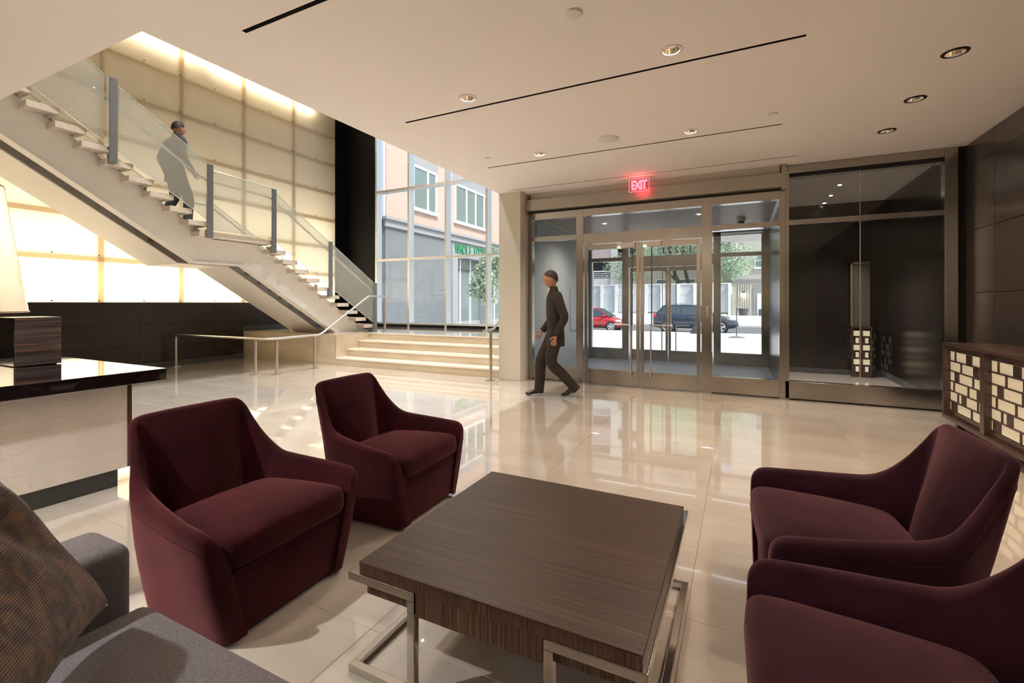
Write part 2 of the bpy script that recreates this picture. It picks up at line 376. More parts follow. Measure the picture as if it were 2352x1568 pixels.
def superell(mb, a, b, c, e1, e2, nu=28, nv=14, crown=0., center=(0, 0, 0), tilt=0.):
    def pw(x, e): return math.copysign(abs(x) ** e, x)
    ct, st = math.cos(tilt), math.sin(tilt)
    def fn(u, v):
        th = -PI + 2 * PI * u; ph = -PI / 2 + PI * v
        ph = max(-PI / 2 + 1e-4, min(PI / 2 - 1e-4, ph))
        if v in (0., 1.): return (center[0] - (c * (1 if v else -1) + (crown if v else 0)) * st, center[1], center[2] + (c * (1 if v else -1) + (crown if v else 0)) * ct)
        x = a * pw(math.cos(ph), e1) * pw(math.cos(th), e2); y = b * pw(math.cos(ph), e1) * pw(math.sin(th), e2); z = c * pw(math.sin(ph), e1)
        if crown and z > 0: z += crown * max(0, 1 - (x / a) ** 2) * max(0, 1 - (y / b) ** 2)
        return (center[0] + x * ct - z * st, center[1] + y, center[2] + x * st + z * ct)
    return mb.grid(fn, nu, nv, close_u=True)

CZ = 3.16      # lobby ceiling
XR = 2.40      # dark wood wall
XL = -10.64    # luminous panel wall
XO = -3.67     # edge of the ceiling opening to the stair hall
YS = 7.30      # entrance screen plane
YW = 10.28     # tall window wall
ZP = .635      # stair hall landing platform
ZA = 7.0       # stair hall ceiling

# ================================================================== SETTING
# ---- floor with individual marble tiles
floor = S('floor', B(XL, XR, -5.0, YS - .05, -.10, -.012), 'grout')
tx, ty, gap = 1.12, .62, .0014
tile_mesh_cache = {}
xl = [.92 + tx * k for k in range(-11, 3)]
yl = [6.36 + ty * k for k in range(-13, 3)]
def tile(x0, x1, y0, y1):
    key = (round(x1 - x0, 3), round(y1 - y0, 3))
    cx, cy = (x0 + x1) / 2, (y0 + y1) / 2
    if key not in tile_mesh_cache:
        a, b = key[0] / 2 - gap / 2, key[1] / 2 - gap / 2; c_ = .0008
        mb = MB(); mb.add([(-a, -b, -.012), (a, -b, -.012), (a, b, -.012), (-a, b, -.012), (-a, -b, -c_), (a, -b, -c_), (a, b, -c_), (-a, b, -c_), (-a + c_, -b + c_, 0), (a - c_, -b + c_, 0), (a - c_, b - c_, 0), (-a + c_, b - c_, 0)],
                          [(0, 1, 5, 4), (1, 2, 6, 5), (2, 3, 7, 6), (3, 0, 4, 7), (4, 5, 9, 8), (5, 6, 10, 9), (6, 7, 11, 10), (7, 4, 8, 11), (8, 9, 10, 11)])
        o = mb.build('floor_tile', 'marble', floor, world=True, origin=(0, 0, 0)); o.location = Vector((cx, cy, 0)) - WL[floor.name]
        tile_mesh_cache[key] = o
    else:
        o = inst(tile_mesh_cache[key], (cx, cy, 0), floor, world=True)
xe = [XL] + [x for x in xl if XL + .1 < x < XR - .1] + [XR]
ye = [-1.08] + [y for y in yl if -1.0 < y < YS - .15] + [YS - .06]
for i in range(len(xe) - 1):
    for j in range(len(ye) - 1): tile(xe[i], xe[i + 1], ye[j], ye[j + 1])
S('floor_rear', B(XL, XR, -5.0, -1.08, -.012, 0), 'marble')

# ---- lobby ceiling: a sheet with real openings for slots and lamps
slots = [(2.02, -3.05, .42, .034), (3.776, -3.09, .415, .030), (5.54, -3.11, .395, .026), (6.808, -3.435, .667, .018)]
lamps = [(-2.214, 3.572), (-.451, 3.56), (1.434, 4.524), (1.434, 5.394), (1.424, 6.253), (-.478, 5.328), (-2.238, 5.302),
         (1.434, 3.65), (1.434, 2.0), (-3.05, -.75), (-3.05, -2.6)]  # unseen extras added as fill; the third follows the table's shadow
h = .056
holes = [(x0, x1, y - wd / 2, y + wd / 2) for y, x0, x1, wd in slots] + [(x - h, x + h, y - h, y + h) for x, y in lamps]
xs_ = sorted({XO, XR + .02, *[a for q in holes for a in q[:2]]}); ys_ = sorted({-5.0, YS + .02, *[a for q in holes for a in q[2:]]})
mb = MB()
idx = {}
def vid(x, y):
    if (x, y) not in idx: idx[(x, y)] = len(mb.v); mb.v.append((x, y, CZ))
    return idx[(x, y)]
for i in range(len(xs_) - 1):
    for j in range(len(ys_) - 1):
        cx, cy = (xs_[i] + xs_[i + 1]) / 2, (ys_[j] + ys_[j + 1]) / 2
        if any(q[0] < cx < q[1] and q[2] < cy < q[3] for q in holes): continue
        mb.f.append((vid(xs_[i], ys_[j]), vid(xs_[i], ys_[j + 1]), vid(xs_[i + 1], ys_[j + 1]), vid(xs_[i + 1], ys_[j])))
ceiling = mb.build('ceiling', 'ceiling', kind='structure')
for y, x0, x1, wd in slots:
    y0, y1 = y - wd / 2, y + wd / 2; z0, z1 = CZ, CZ + .10
    m2 = MB(); m2.quad((x0, y0, z0), (x1, y0, z0), (x1, y0, z1), (x0, y0, z1)); m2.quad((x0, y1, z0), (x0, y1, z1), (x1, y1, z1), (x1, y1, z0))
    m2.quad((x0, y0, z0), (x0, y0, z1), (x0, y1, z1), (x0, y1, z0)); m2.quad((x1, y0, z0), (x1, y1, z0), (x1, y1, z1), (x1, y0, z1)); m2.quad((x0, y0, z1), (x1, y0, z1), (x1, y1, z1), (x0, y1, z1))
    S('air_slot', m2, 'reveal', ceiling)
S('ceiling_rear_bay', B(XL, XO, -5.0, 1.706, CZ, CZ + .05), 'ceiling')
S('slab_edge_side', B(XO, XO + .25, 1.706, YW, CZ + .02, ZA), 'wall_plaster')
S('slab_edge_front', B(XL, XO + .25, 1.456, 1.706, CZ + .05, 4.30), 'wall_plaster')
S('floor_upper', B(XL, XO + .25, -1.5, 1.706, 4.22, 4.30), 'tread')
S('wall_upper_rear', B(XL, XO + .25, -1.6, -1.5, 4.3, ZA), 'wall_plaster')
S('wall_upper_side', B(XO, XO + .25, -1.5, 1.706, 4.3, ZA), 'wall_plaster')
S('ceiling_stair_hall', B(XL - .5, XO + .25, -1.6, YW + .15, ZA, ZA + .1), 'ceiling')
S('roof', B(XO, XR + .4, -5.2, YS + 3.6, CZ + .5, CZ + .62), 'concrete')
S('roof_rear', B(XL - .5, XO, -5.2, -1.5, CZ + .5, CZ + .62), 'concrete')
S('wall_rear', B(XL - .5, XR + .2, -5.2, -5.0, 0, CZ + .5), 'wall_plaster')

# ---- right wall: dark wood panels
wr = S('wall_right', B(XR + .025, XR + .2, -5.0, 10.3, 0, CZ + .5), 'black')
yj = [YS + .06, 6.581, 5.35, 4.1, 2.85, 1.6, .35, -.9]
zj = [0.09, .71, 1.42, 2.135, 2.884, CZ]
for i in range(len(yj) - 1):
    for j in range(len(zj) - 1):
        S('wood_panel', B(XR, XR + .024, yj[i + 1] + .003, yj[i] - .003, zj[j] + .003, zj[j + 1] - .003), 'darkwood', wr)
S('baseboard_right', B(XR - .008, XR + .024, -5, YS + .06, 0, .085), 'darkgrey')
S('trim_1', B(2.325, XR + .02, YS - .03, YS + .06, 0, CZ), 'black')

# ---- left wall: dark wainscot below, luminous translucent panels above
wl = S('wall_left', B(XL - .5, XL - .42, -5.0, YW + .2, 0, ZA), 'cavity')
ws = S('wall_left_wainscot', B(XL - .42, XL - .022, -5.0, YW, 0, 1.31), 'black')
yj = [-.98, .49, 1.96, 3.43, 4.90, 6.37, 7.84, 9.83]
for i in range(len(yj) - 1):
    for z0, z1 in ((.09, .43), (.43, .87), (.87, 1.315)):
        S('wainscot_board', B(XL - .022, XL, yj[i] + .002, yj[i + 1] - .002, z0 + .002, z1 - .002), 'wainscot', ws)
S('baseboard_left', B(XL - .02, XL + .012, -5, 7.03, 0, .10), 'darkgrey')
S('baseboard_platform', B(XL - .02, XL + .012, 7.04, YW, ZP, ZP + .12), 'darkgrey')
yc = [-1.205, .17, 1.545, 2.92, 4.295, 5.67, 7.045, 8.42, 9.82]
zr = [1.315, 2.15, 2.935, 3.72, 4.50, 5.32, 6.10, ZA - .02]
lum = struct_root('wall_left_luminous', (XL, 4.3, 1.315))
for i in range(len(yc) - 1):
    for j in range(len(zr) - 1):
        S('luminous_panel', MB().box(XL - .006, XL, yc[i] + .003, yc[i + 1] - .003, zr[j] + .003, zr[j + 1] - .003) if False else
          MB().quad((XL, yc[i] + .003, zr[j] + .003), (XL, yc[i + 1] - .003, zr[j] + .003), (XL, yc[i + 1] - .003, zr[j + 1] - .003), (XL, yc[i] + .003, zr[j + 1] - .003)), 'panel', lum)
for z in zr[1:-1]: S('support_rail', B(XL - .045, XL - .006, yc[0], yc[-1], z - .085, z), 'cavity_rail', lum)
for y in yc[1:-1]: S('support_post', B(XL - .045, XL - .006, y - .05, y + .05, zr[0], zr[-1]), 'cavity_rail', lum)
fx = None
for y in yc[2:]:
    for z in zr[:-1]:
        for yy in (y - .03, y - .6875):
            if fx is None:
                fx = MB(); fx.tube([(0, 0, 0), (.018, 0, 0)], .014, 8); fx = fx.build('panel_fixing', 'rod', lum, origin=(0, 0, 0)); fx.location = Vector((XL, yy, z + .03)) - WL[lum.name]
            else: inst(fx, (XL, yy, z + .03), lum, world=True)
S('wall_left_return', B(XL - .5, XL - .012, 9.825, YW + .2, 0, ZA), 'black')
S('wall_window_return', B(XL - .012, -9.47, YW - .02, YW + .2, 0, ZA), 'black')

# cavity lamps behind the panels (the wall is back-lit from its foot, and by a cove near the top)
cav = thing('backlight_strip', 'hidden light strip washing the translucent wall from behind', 'light strip', (XL - .22, 4.3, 1.34))
S('lamp_housing', B(XL - .30, XL - .14, -1.1, 9.75, 1.312, 1.335), 'trimwhite', cav)
for k, (z, pw) in enumerate(((1.72, 105), (2.54, 46), (3.33, 34), (4.11, 13), (4.91, 4.5), (5.71, 3))):
    light('AREA', (-.18, 0, z - 1.34), pw, (1, .95, .86), cav, rot=(0, R(-90), 0), shape='RECTANGLE', size=.62, size_y=11.0)
cav2 = thing('cove_strip', 'hidden cove strip at the top of the translucent wall', 'light strip', (XL - .22, 4.3, 6.62))
S('lamp_housing', B(XL - .30, XL - .14, 3.0, 9.75, 6.60, 6.615), 'trimwhite', cav2)
for y in (4.6, 7.6):
    light('AREA', (.02, y - 4.3, 0), 24, (1, .92, .76), cav2, rot=(0, R(-90), 0), shape='RECTANGLE', size=.12, size_y=2.8)

# ---- entrance partition pier and vestibule walls
S('wall_pier', B(XO, -3.27, 6.93, YW + .2, 0, ZA), 'wall_plaster')
S('baseboard_pier', MB().box(XO - .002, -3.268, 6.926, 7.24, .004, .062), 'wall_plaster')
S('wall_over_entrance', B(XO, XR + .2, YS + .06, YS + .2, CZ - .14, CZ + .5), 'wall_plaster')
S('wall_vestibule_left', B(-3.27, -3.235, YS + .06, 10.8, 0, 2.85), 'vest_wall')
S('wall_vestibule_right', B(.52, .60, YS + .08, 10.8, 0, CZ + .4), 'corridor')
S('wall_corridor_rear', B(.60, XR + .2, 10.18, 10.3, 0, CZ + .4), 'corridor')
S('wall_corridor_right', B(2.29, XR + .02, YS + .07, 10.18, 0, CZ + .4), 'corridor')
S('baseboard_corridor_rear', B(.60, 2.29, 10.165, 10.18, 0, .095), 'darkgrey')
S('baseboard_corridor_right', B(2.275, 2.29, YS + .07, 10.165, 0, .095), 'darkgrey')
S('floor_corridor', B(.60, 2.29, YS + .05, 10.18, -.1, 0), 'marble')
S('ceiling_corridor', B(.60, 2.29, YS + .2, 10.18, 3.12, 3.2), 'ceiling')
S('floor_vestibule', B(-3.235, .52, YS - .06, 10.80, -.1, 0.001), 'carpet')
vc = S('ceiling_vestibule', B(-3.235, .52, YS + .06, 10.80, 2.845, 2.9), 'slat_gap')
sl = MB()
y = YS + .09
while y < 10.66:
    sl.box(-3.2, .50, y, y + .050, 2.80, 2.84); y += .080
o = sl.build('slat', 'slat', vc, world=True); o['kind'] = 'stuff'
S('trim_2', B(-3.235, -3.2, YS + .06, 10.7, 2.795, 2.83), 'alum'); S('trim_3', B(.49, .519, YS + .06, 10.7, 2.795, 2.83), 'alum')

# ---- entrance screen (storefront)
def screen_member(n, a, mat='bronze', par=None, bev=.002): return S(n, B(*a), mat, par, bevel=bev)
d0, d1 = YS - .06, YS + .06
scr = struct_root('wall_entrance_screen', (-.5, YS, 0))
for x0, x1 in ((-3.265, -3.195), (-2.405, -2.285), (-.50, -.362), (.485, .556)):
    screen_member('mullion', (x0, x1, d0, d1, 0, 2.83), par=scr)
screen_member('mullion', (2.20, 2.322, d0, d1, 0, CZ - .002), par=scr)
screen_member('mullion', (.556, .60, d0 + .01, d1, 0, CZ - .002), par=scr)
for x0, x1 in ((-3.195, -2.405), (-.362, .485)):
    screen_member('transom', (x0, x1, d0, d1, 2.35, 2.425), par=scr)
    screen_member('kick_plate', (x0, x1, d0 + .01, d1, .014, .245), par=scr)
    screen_member('bottom_reveal', (x0, x1, d0 + .02, d1, 0, .014), 'reveal', par=scr, bev=0)
screen_member('transom', (-2.285, -.50, d0, d1, 2.255, 2.425), par=scr)
for x0, x1 in ((-3.195, -2.405), (-2.285, -.50), (-.362, .485)):
    screen_member('transom', (x0, x1, d0, d1, 2.715, 2.83), par=scr)
screen_member('transom', (.556, 2.20, d0, d1, 2.355, 2.42), par=scr)
screen_member('transom', (.556, 2.20, d0, d1, 3.05, CZ - .004), par=scr)
screen_member('kick_plate', (.556, 2.20, d0 + .01, d1, .014, .245), par=scr)
screen_member('bottom_reveal', (.556, 2.32, d0 + .02, d1, 0, .014), 'reveal', par=scr, bev=0)
screen_member('shadow_reveal', (.556, 2.20, YS - .035, YS + .02, 3.015, 3.05), 'reveal', par=scr, bev=0)
screen_member('shadow_reveal', (-3.24, .52, YS - .06, YS + .06, 2.832, 2.86), 'reveal', par=scr, bev=0)
# box header over the doors
screen_member('header_box', (-3.255, .535, 7.125, YS + .06, 2.86, 3.045), 'header', par=scr, bev=.003)
screen_member('header_soffit_board', (-3.20, .49, YS - .10, YS + .06, 3.05, CZ - .001), 'wall_plaster', par=scr, bev=0)
screen_member('header_end_cap', (.50, .556, 7.12, YS - .06, 2.83, CZ - .002), 'header', par=scr)
def pane(n, x0, x1, y, z0, z1, mat, par): return S(n, MB().quad((x0, y, z0), (x1, y, z0), (x1, y, z1), (x0, y, z1)), mat, par)
for x0, x1 in ((-3.195, -2.405), (-.362, .485)):
    pane('glass_pane', x0, x1, YS, .245, 2.35, 'glass', scr); pane('glass_pane', x0, x1, YS, 2.425, 2.715, 'glass', scr)
pane('glass_pane', -2.285, -.50, YS, 2.425, 2.715, 'glass', scr)
for x0, x1 in ((.60, 1.383), (1.389, 2.20)):
    pane('glass_pane', x0, x1, YS - .01, .245, 2.355, 'glass_dark', scr); pane('glass_pane', x0, x1, YS - .01, 2.42, 3.05, 'glass_dark', scr)
S('glass_joint', B(1.383, 1.389, YS - .018, YS, .245, 2.355), 'alum', scr); S('glass_joint', B(1.384, 1.388, YS - .018, YS, 2.42, 3.03), 'alum', scr)

def door_leaf(n, x0, x1, yd, hinge_left, par_label, sgn, ztop=2.245, inner=True):
    r = thing(n, None, None, ((x0 + x1) / 2, yd, 0), kind='structure')
    y0, y1 = yd - .022, yd + .022; s_ = .052
    mat = 'bronze'
    S('stile', B(x0, x0 + s_, y0, y1, .008, ztop), mat, r, bevel=.002); S('stile', B(x1 - s_, x1, y0, y1, .008, ztop), mat, r, bevel=.002)
    S('top_rail', B(x0 + s_, x1 - s_, y0, y1, ztop - .09, ztop), mat, r, bevel=.002); S('bottom_rail', B(x0 + s_, x1 - s_, y0, y1, .008, .245), mat, r, bevel=.002)
    pane('glass_pane', x0 + s_, x1 - s_, yd, .245, ztop - .09, 'glass', r)
    xv = (x1 - .125) if hinge_left else (x0 + .16); xh = xv - .275 if hinge_left else xv + .275
    zc = .965 if inner else .81
    m2 = MB(); q = -.045
    k = .05 * (-1 if hinge_left else 1)
    m2.tube([(xv, yd + q, .15), (xv, yd + q, zc - .05), (xv + k * .3, yd + q, zc - .014), (xv + k, yd + q, zc), (xh, yd + q, zc)], .012, 10)
    S('pull_handle', m2, 'steel', r, smooth=True)
    for zz in (.30, .80): S('handle_standoff', MB().tube([(xv, yd + q, zz), (xv, yd, zz)], .008, 8), 'steel', r)
    S('handle_standoff', MB().tube([(xh, yd + q, zc), (xh, yd, zc)], .008, 8), 'steel', r)
    S('latch_rod', MB().tube([(xv, yd + .035, zc), (xv, yd + .035, ztop - .02)], .009, 8), 'post_grey', r, smooth=True)
    return r
door_leaf('door_1', -2.262, -1.381, 7.25, True, '', 1); door_leaf('door_2', -1.371, -.512, 7.25, False, '', 1)
for i, (x0, x1) in enumerate(((-1.72, -1.45), (-1.325, -1.06))):
    t_ = thing('door_sensor', ('champagne door sensor with green light above the first door leaf, nearer the walking man', 'champagne door sensor with green light above the second door leaf, nearer the dark glass')[i], 'sensor', ((x0 + x1) / 2, 7.22, 2.19), group='sensors over the entrance doors')
    S('sensor_body', B(x0, x1, 7.19, 7.228, 2.165, 2.24), 'trimwhite', t_, bevel=.004)
    S('green_light', B(x0 + .005, x0 + .05, 7.186, 7.192, 2.16, 2.18), 'green_led', t_)
S('door_closer_plate', B(-1.60, -1.40, 7.236, 7.24, 2.31, 2.335), 'bronze', scr)
S('lock_keeper', B(-.44, -.40, 7.228, 7.24, 1.10, 1.25), 'steel', scr, bevel=.004)

# outer vestibule screen
ys2 = 10.75
osc = struct_root('wall_outer_screen', (-1.3, ys2, 0))
for x0, x1 in ((-3.235, -3.16), (-2.44, -2.29), (-.50, -.36), (.40, .52)): S('mullion', B(x0, x1, ys2 - .06, ys2 + .06, 0, 2.80), 'bronze', osc)
for x0, x1 in ((-3.16, -2.44), (-.36, .40)):
    S('transom', B(x0, x1, ys2 - .06, ys2 + .06, 2.275, 2.36), 'bronze', osc); S('kick_plate', B(x0, x1, ys2 - .05, ys2 + .05, .005, .25), 'bronze', osc)
    pane('glass_pane', x0, x1, ys2, .25, 2.275, 'glass', osc); pane('glass_pane', x0, x1, ys2, 2.36, 2.72, 'glass', osc)
S('transom', B(-2.29, -.50, ys2 - .06, ys2 + .06, 2.12, 2.36), 'bronze', osc); pane('glass_pane', -2.29, -.50, ys2, 2.36, 2.72, 'glass', osc)
S('transom', B(-3.16, .40, ys2 - .06, ys2 + .06, 2.72, 2.80), 'bronze', osc)
door_leaf('door_3', -2.27, -1.432, ys2, True, '', 1, 2.11, False); door_leaf('door_4', -1.422, -.52, ys2, False, '', 1, 2.11, False)
for s_ in range(1):
    nd = thing('street_number', 'dark street number lettered on the outer transom glass above the doors', 'street number', (-1.25, ys2 + .01, 2.40))
    for i, ch in enumerate('12221'):
        text_obj(ch, .20, 'digit', 'blackplastic', nd, (.28 - i * .14, .004, .02), (R(90), 0, R(180)), .003)
S('wall_over_outer_screen', B(-3.6, XR + .2, ys2 - .06, ys2 + .06, 2.80, CZ + .6), 'header')
S('canopy', B(-3.4, XR, ys2 + .06, ys2 + 1.1, 2.72, 2.86), 'header')

# ---- stair hall platform, steps
def wedge(name, x0, x1, y0, y1, z0, z1): return S(name, B(x0, x1, y0, y1, z0, z1), 'step_marble')
plat = S('floor_platform', B(XL, XO, 8.02, YW - .02, 0, ZP - .03), 'step_marble')
S('platform_paving', B(XL, XO, 8.02, YW - .02, ZP - .03, ZP), 'marble', plat)
S('floor_plinth', B(XL, -7.60, 7.04, 8.02, 0, ZP), 'step_marble')
rs = ZP / 4; trd = .327
steps = struct_root('floor_entry_steps', (-5.65, 7.6, 0))
for k in range(3):
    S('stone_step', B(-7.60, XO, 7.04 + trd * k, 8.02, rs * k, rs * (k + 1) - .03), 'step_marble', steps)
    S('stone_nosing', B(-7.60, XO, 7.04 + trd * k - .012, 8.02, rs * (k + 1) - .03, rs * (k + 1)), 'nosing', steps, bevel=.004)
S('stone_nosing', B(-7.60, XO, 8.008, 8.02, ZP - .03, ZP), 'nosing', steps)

# ---- tall window wall
win = struct_root('window_1', (-6.5, YW, ZP))
mx = [-9.458 + .03, -8.253, -7.014, -5.761, -4.51]
for x in mx: S('mullion', B(x - .028, x + .028, YW - .08, YW + .14, ZP, ZA), 'alum', win)
S('mullion', B(XO - .06, XO - .001, YW - .08, YW + .14, ZP, ZA), 'alum', win)
for a, b in zip(mx, mx[1:] + [XO - .03]):
    for z in (2.53, 4.50, 6.4): S('transom', B(a + .028, b - .028, YW - .07, YW + .13, z - .03, z + .03), 'alum', win)
    S('sill', B(a + .028, b - .028, YW - .07, YW + .13, .71, .755), 'alum', win)
    for z0, z1 in ((.755, 2.50), (2.56, 4.47), (4.53, 6.37), (6.43, ZA)): pane('glass_pane', a + .028, b - .028, YW + .03, z0, z1, 'glass', win)
S('base_strip', B(-9.458, XO, YW - .05, YW + .14, ZP, .708), 'black', win)
S('wall_under_window', B(-9.458, XO, YW + .02, YW + .2, -.5, ZP), 'stone')

# ================================================================== STAIR
st = thing('floating_staircase', 'pale floating staircase with stone treads, white steel stringers and glass balustrade', 'staircase', (-8.83, 5.6, ZP))
XT0, XT1 = -9.80, -7.86
rise, run = .167, .2668
ymax = lambda i: 8.444 - run * i if i < 10 else 4.616 - .267 * (i - 11)
def tread_mesh(x0, x1, y0, y1, zt):
    m2 = MB(); m2.box(x0, x1, y0, y1, zt - .035, zt); m2.box(x0 + .0, x1, y0, y0 + .05, zt - .078, zt - .035); m2.box(x0, x1, y1 - .05, y1, zt - .078, zt - .035)
    m2.box(x0, x0 + .05, y0 + .05, y1 - .05, zt - .078, zt - .035); m2.box(x1 - .05, x1, y0 + .05, y1 - .05, zt - .078, zt - .035)
    m2.box(x0 + .05, x1 - .05, y0 + .05, y1 - .05, zt - .066, zt - .035)
    return m2
t0 = None
for i in list(range(0, 10)) + list(range(11, 22)):
    y1 = ymax(i); y0 = y1 - .315; zt = ZP + rise * (i + 1)
    if t0 is None:
        t0 = S('tread', tread_mesh(XT0, XT1, y0, y1, zt), 'tread', st)
    else: inst(t0, ((XT0 + XT1) / 2, (y0 + y1) / 2, zt - .078), st, world=True)
zl = ZP + rise * 11
S('landing', tread_mesh(XT0, XT1, 4.46, 5.783, zl), 'tread', st)
def stringer(xa, xb, name):
    zb, zt_ = 1.99, 2.395
    sl_ = rise / run
    ya, yb = 4.50, 5.35                    # underside of landing
    yta, ytb = 4.80, 5.62                  # top line of landing
    ytop = 1.75
    pts = [(yb + (zb - ZP) / sl_, ZP), (yb, zb), (ya, zb), (ytop, zb + (ya - ytop) * sl_), (ytop, zt_ + (yta - ytop) * sl_), (yta, zt_), (ytb, zt_), (ytb + (zt_ - ZP) / sl_, ZP)]
    m2 = MB(); m2.prism(pts, 'x', xa, xb)
    return S(name, m2, 'white_steel', st, bevel=.004)
stringer(-8.20, -8.10, 'stringer'); stringer(-9.50, -9.40, 'stringer')
# soffit flanges under each stringer
def flange(xa, xb):
    sl_ = rise / run; zb = 1.99; ya, yb = 4.50, 5.35
    pts = [(yb + (zb - ZP) / sl_, ZP), (yb, zb), (ya, zb), (1.75, zb + (ya - 1.75) * sl_)]
    m2 = MB()
    for (y0, z0), (y1, z1) in zip(pts, pts[1:]):
        m2.add([(xa, y0, z0), (xb, y0, z0), (xb, y1, z1), (xa, y1, z1), (xa, y0, z0 - .02), (xb, y0, z0 - .02), (xb, y1, z1 - .02), (xa, y1, z1 - .02)], [(0, 1, 2, 3), (7, 6, 5, 4), (0, 4, 5, 1), (1, 5, 6, 2), (2, 6, 7, 3), (3, 7, 4, 0)])
    o = S('soffit_flange', m2, 'white_steel', st)
flange(-8.24, -8.06); flange(-9.50, -8.55)
posts = [(3.296, 3.25, 4.435), (4.603, 2.385, 3.584), (5.765, 2.247, 3.432), (7.096, 1.449, 2.611), (8.444, ZP, 1.78)]
for xg, s_ in ((XT1 + .012, 1), (XT0 - .012, -1)):
    for y, z0, z1 in posts:
        S('balustrade_post', B(xg - .012 + .03 * s_, xg + .012 + .03 * s_, y - .045, y + .045, z0, z1), 'post_grey', st, bevel=.002)
        S('post_foot', B(xg - .02, xg + .02 + .02 * s_, y - .055, y + .02, z0 - .01, z0 + .12), 'post_grey', st)
    # glass sheets between posts
    def sheet(y0, b0, t0_, y1, b1, t1_):
        m2 = MB(); m2.quad((xg, y0, b0), (xg, y1, b1), (xg, y1, t1_), (xg, y0, t0_)); S('balustrade_glass', m2, 'linen_glass', st)
        m3 = MB(); m3.tube([(xg, y0, t0_), (xg, y1, t1_)], .006, 6); S('glass_top_edge', m3, 'glass_edge', st)
        m3 = MB(); m3.tube([(xg, y0, b0), (xg, y1, b1)], .005, 6); S('glass_bottom_edge', m3, 'alum', st)
    sheet(1.75, 4.43, 5.35, 3.20, 3.52, 4.45)
    sheet(3.23, 3.50, 4.43, 4.59, 2.66, 3.60)
    sheet(4.62, 2.50, 3.50, 5.75, 2.50, 3.45)
    sheet(5.78, 2.48, 3.40, 7.08, 1.665, 2.61)
    sheet(7.11, 1.645, 2.60, 8.43, .82, 1.78)
    xr = xg - .07 * s_
    m2 = MB(); m2.tube([(xr, 1.75, 5.09), (xr, 4.45, 3.40), (xr, 4.62, 3.33), (xr, 5.70, 3.28), (xr, 5.80, 3.25), (xr, 8.40, 1.62)], .02, 8); S('handrail', m2, 'steel', st, smooth=True)
S('base_plate', B(-9.55, -9.35, 7.45, 7.62, ZP, ZP + .03), 'white_steel', st); S('base_plate', B(-8.25, -8.05, 7.4, 8.45, ZP, ZP + .012), 'white_steel', st)

# ---- floor handrails
def handrail(name, label, posts_, path, loc):
    t_ = thing(name, label, 'handrail', loc)
    m2 = MB(); m2.tube(path, .021, 10); S('rail', m2, 'steel', t_, smooth=True)
    for x, y, z0, z1 in posts_:
        S('post', MB().tube([(x, y, z0), (x, y, z1 - .045)], .027, 10), 'steel', t_, smooth=True)
        S('rail_bracket', MB().tube([(x, y, z1 - .05), (x, y, z1 - .015)], .009, 8), 'steel', t_)
        S('floor_flange', B(x - .065, x + .065, y - .065, y + .065, z0, z0 + .008), 'steel', t_)
handrail('floor_handrail', 'low tubular handrail turning a corner beside the stone plinth and climbing the steps',
         [(-10.42, 5.45, 0, .64), (-7.90, 5.45, 0, .655), (-7.58, 5.64, 0, .648), (-7.58, 6.48, 0, .66), (-7.58, 8.50, ZP, 1.455)],
         [(-10.61, 5.45, .645), (-7.78, 5.45, .655), (-7.62, 5.50, .655), (-7.585, 5.62, .652), (-7.58, 6.58, .662), (-7.58, 6.66, .69), (-7.58, 7.94, 1.44), (-7.58, 8.0, 1.46), (-7.58, 8.83, 1.46)], (-7.9, 5.6, 0))
handrail('step_handrail', 'short tubular handrail on one post where the steps meet the pale pier',
         [(-3.76, 6.80, 0, .855)], [(-3.76, 6.55, .84), (-3.76, 6.80, .855), (-3.76, 6.90, .865), (-3.76, 8.0, 1.45), (-3.76, 8.4, 1.46)], (-3.76, 6.8, 0))

# ================================================================== CEILING FIXTURES
def downlight(x, y, z, label, power, r=.083, grp='recessed lobby downlights', warm=WARM, mats=('trimwhite', 'reflector', 'lampglow'), flush=False, cone=150):
    t_ = thing('downlight', label, 'downlight', (x, y, z), group=grp)
    m2 = MB(); m2.lathe([(r * .70, -.0005), (r * .72, -.006), (r * .95, -.006), (r, -.0005)], n=24, cap0=False, cap1=False); m2.build('trim_ring', mats[0], t_, smooth=True, origin=(0, 0, 0))
    if flush:
        m2 = MB(); m2.lathe([(r * .70, -.004), (r * .3, -.003)], n=20, cap0=False); m2.build('reflector', mats[1], t_, smooth=True, origin=(0, 0, 0))
        m2 = MB(); m2.lathe([(r * .36, -.006), (r * .30, -.010)], n=14); m2.build('lamp', mats[2], t_, smooth=True, origin=(0, 0, 0))
        if power: light('SPOT', (0, 0, -.03), power, warm, t_, spot_size=R(cone), spot_blend=.75, shadow_soft_size=.045)
        return t_
    m2 = MB(); m2.lathe([(r * .70, -.002), (r * .62, .03), (r * .45, .075), (r * .45, .095)], n=20, cap0=False); m2.build('reflector', mats[1], t_, smooth=True, origin=(0, 0, 0))
    m2 = MB(); m2.lathe([(r * .30, .055), (r * .36, .062), (r * .30, .085)], n=14); m2.build('lamp', mats[2], t_, smooth=True, origin=(0, 0, 0))
    if power: light('SPOT', (0, 0, .03), power, warm, t_, spot_size=R(128), spot_blend=.75, shadow_soft_size=.045)
    return t_
names = ['round downlight nearest the stair opening, beyond the second ceiling slot', 'round downlight centred over the coffee table, beside the second ceiling slot',
         'nearest of three round downlights along the dark wood wall', 'middle of three round downlights along the dark wood wall', 'farthest of three round downlights along the dark wood wall, by the screen',
         'round downlight beside the third ceiling slot, in front of the entrance doors', 'round downlight beside the third ceiling slot, near the pale pier']
